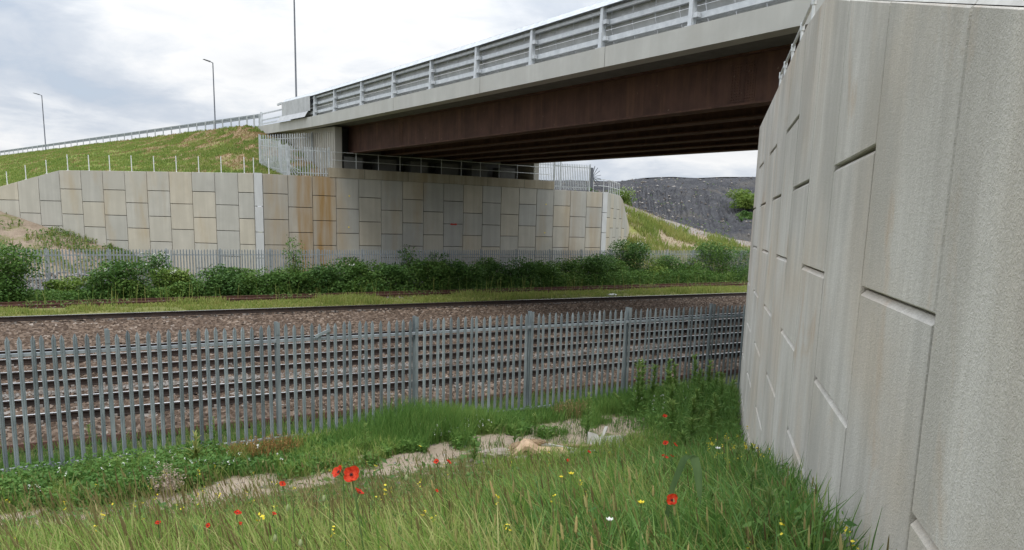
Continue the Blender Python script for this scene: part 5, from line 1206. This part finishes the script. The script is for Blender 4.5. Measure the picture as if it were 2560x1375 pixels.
def folded_sheet(name, o, prof, dep, th, mat, label, cat, seed):
    n = 26; m = 10; xs_ = np.linspace(0, 1, n); px = np.interp(xs_, np.linspace(0, 1, len(prof)), [p[0] for p in prof]); pz = np.interp(xs_, np.linspace(0, 1, len(prof)), [p[1] for p in prof]); V = []
    for lay in (0, 1):
        for j in range(m):
            d_ = (j / (m - 1) - .5) * dep
            for i in range(n):
                w_ = (float(fbm(px[i] * 6 + seed, d_ * 6, seed)) - .5); e_ = .05 * (float(vnoise(j * .9 + seed, i * .5, seed)) - .5)
                V.append((o[0] + RX * (px[i] + e_) - RY * (d_ + .06 * w_), o[1] + RY * (px[i] + e_) + RX * (d_ + .06 * w_), o[2] + pz[i] * (1 - .25 * abs(d_ / dep * 2) ** 2) + .1 * w_ - lay * th))
    N_ = n * m; F = []
    for j in range(m - 1):
        for i in range(n - 1):
            q = j * n + i; F.append((q, q + 1, q + n + 1, q + n)); F.append((N_ + q, N_ + q + n, N_ + q + n + 1, N_ + q + 1))
    for i in range(n - 1): F.append((i, N_ + i, N_ + i + 1, i + 1)); q = (m - 1) * n + i; F.append((q, q + 1, N_ + q + 1, N_ + q))
    for j in range(m - 1): q = j * n; F.append((q, q + n, N_ + q + n, N_ + q)); q = j * n + n - 1; F.append((q, N_ + q, N_ + q + n, q + n))
    return tag(np_obj(name, V, F, mat, loc=o), label, cat)
folded_sheet('foam_sheet', (6.93, 11.42, gz0 + .06), [(0, .0), (.08, .05), (.2, .16), (.3, .25), (.38, .24), (.5, .15), (.62, .06), (.7, .02)], .5, .08, M['foam'], 'torn tan foam sheet folded over the top of the rubbish pile', 'foam', 3)
blob('sacking', (7.16, 11.16, gz0 + .06), (.42, .16, .11), M['hessian'], 'crumpled brown sacking slumped against the foam sheet', 'sacking', 5, yw)
blob('sacking', (7.22, 11.40, gz0 + .07), (.24, .2, .17), M['hessian'], 'brown sacking bunched under the fold of the foam sheet', 'sacking', 9, yw)
blob('sacking', (7.5, 11.33, gz0 + .2), (.19, .09, .06), M['hessian'], 'small dark sacking roll right of the foam sheet', 'sacking', 8, yw)
blob('broken_slab', (6.74, 11.45, gz0 + .06), (.27, .2, .09), M['stone'], 'broken pinkish stone slab at the left of the rubbish pile', 'slab', 21, yw)
blob('broken_slab', (6.98, 11.0, gz0 + .04), (.15, .11, .07), M['stone'], 'smaller stone piece half under the brown sacking', 'slab', 23, yw)
tag(pebble_heap('rubble', 240, lambda n: 7.5 + .75 * RNG.normal(0, 1, n) * .8, lambda n: 11.25 + RNG.normal(0, .22, n), lambda X, Y: ground_z(X, Y) + .02, .015, .075, M['stone']), kind='stuff')
k = MB(); k.hexa([(7.12, 10.98, gz0 + .02), (7.72, 10.62, gz0 + .02), (7.86, 10.9, gz0 + .16), (7.28, 11.24, gz0 + .16), (7.12, 10.98, gz0 + .04), (7.72, 10.62, gz0 + .04), (7.86, 10.9, gz0 + .18), (7.28, 11.24, gz0 + .18)]); tag(k.build('chipboard_sheet', M['chip'], loc=(7.4, 10.9, gz0)), 'pale chipboard sheet leaning in front of the foam sheet', 'board')
def plank(a, b, w_, h_, mat, label, name='plank'):
    k = MB(); k.bar(a, b, w_, h_); tag(k.build(name, M[mat], loc=a), label, 'plank')
plank((7.5, 11.3, gz0 + .20), (8.12, 10.95, gz0 + .08), .07, .035, 'plank', 'bleached white plank lying across the middle of the rubbish pile')
plank((7.75, 11.0, gz0 + .06), (8.75, 10.72, gz0 + .05), .08, .03, 'plank', 'long pale plank lying flat towards the leaning boards')
plank((7.85, 11.35, gz0 + .08), (8.65, 10.98, gz0 + .07), .10, .05, 'hessian', 'dark rotten plank behind the pale planks')
plank((6.85, 10.98, gz0 + .06), (7.45, 10.66, gz0 + .05), .07, .03, 'foam', 'orange brown batten at the front of the rubbish pile')
plank((8.62, 11.0, gz0 + .02), (9.02, 11.25, gz0 + .34), .06, .025, 'plank', 'weathered stick leaning up at the right end of the rubbish')
k = MB(); k.hexa([(8.55, 11.2, gz0), (8.9, 11.0, gz0), (8.9, 11.02, gz0), (8.55, 11.22, gz0), (8.66, 11.34, gz0 + .26), (8.80, 11.26, gz0 + .22), (8.80, 11.28, gz0 + .22), (8.66, 11.36, gz0 + .26)]); tag(k.build('pale_board', M['plank'], loc=(8.7, 11.1, gz0)), 'grey white broken board propped behind the leaning stick', 'board')
k = MB(); k.hexa([(8.9, 11.02, gz0), (9.25, 10.86, gz0), (9.25, 10.89, gz0), (8.9, 11.05, gz0), (8.86, 11.2, gz0 + .18), (9.22, 11.0, gz0 + .2), (9.22, 11.03, gz0 + .2), (8.86, 11.23, gz0 + .18)]); tag(k.build('pale_board', M['plank'], loc=(9.05, 10.9, gz0)), 'smaller pale broken board right of the leaning stick', 'board')
k = MB(); k.box((28.8, 36.1, -3.98), (.5, .25, .06), .3); tag(blob('litter_bag', (29, 36.2, -3.96), (.34, .14, .07), M['whiteplastic'] if 'whiteplastic' in M else M['white_post'], 'white plastic litter on the mossy verge beside the far track', 'litter', 12), None, None)
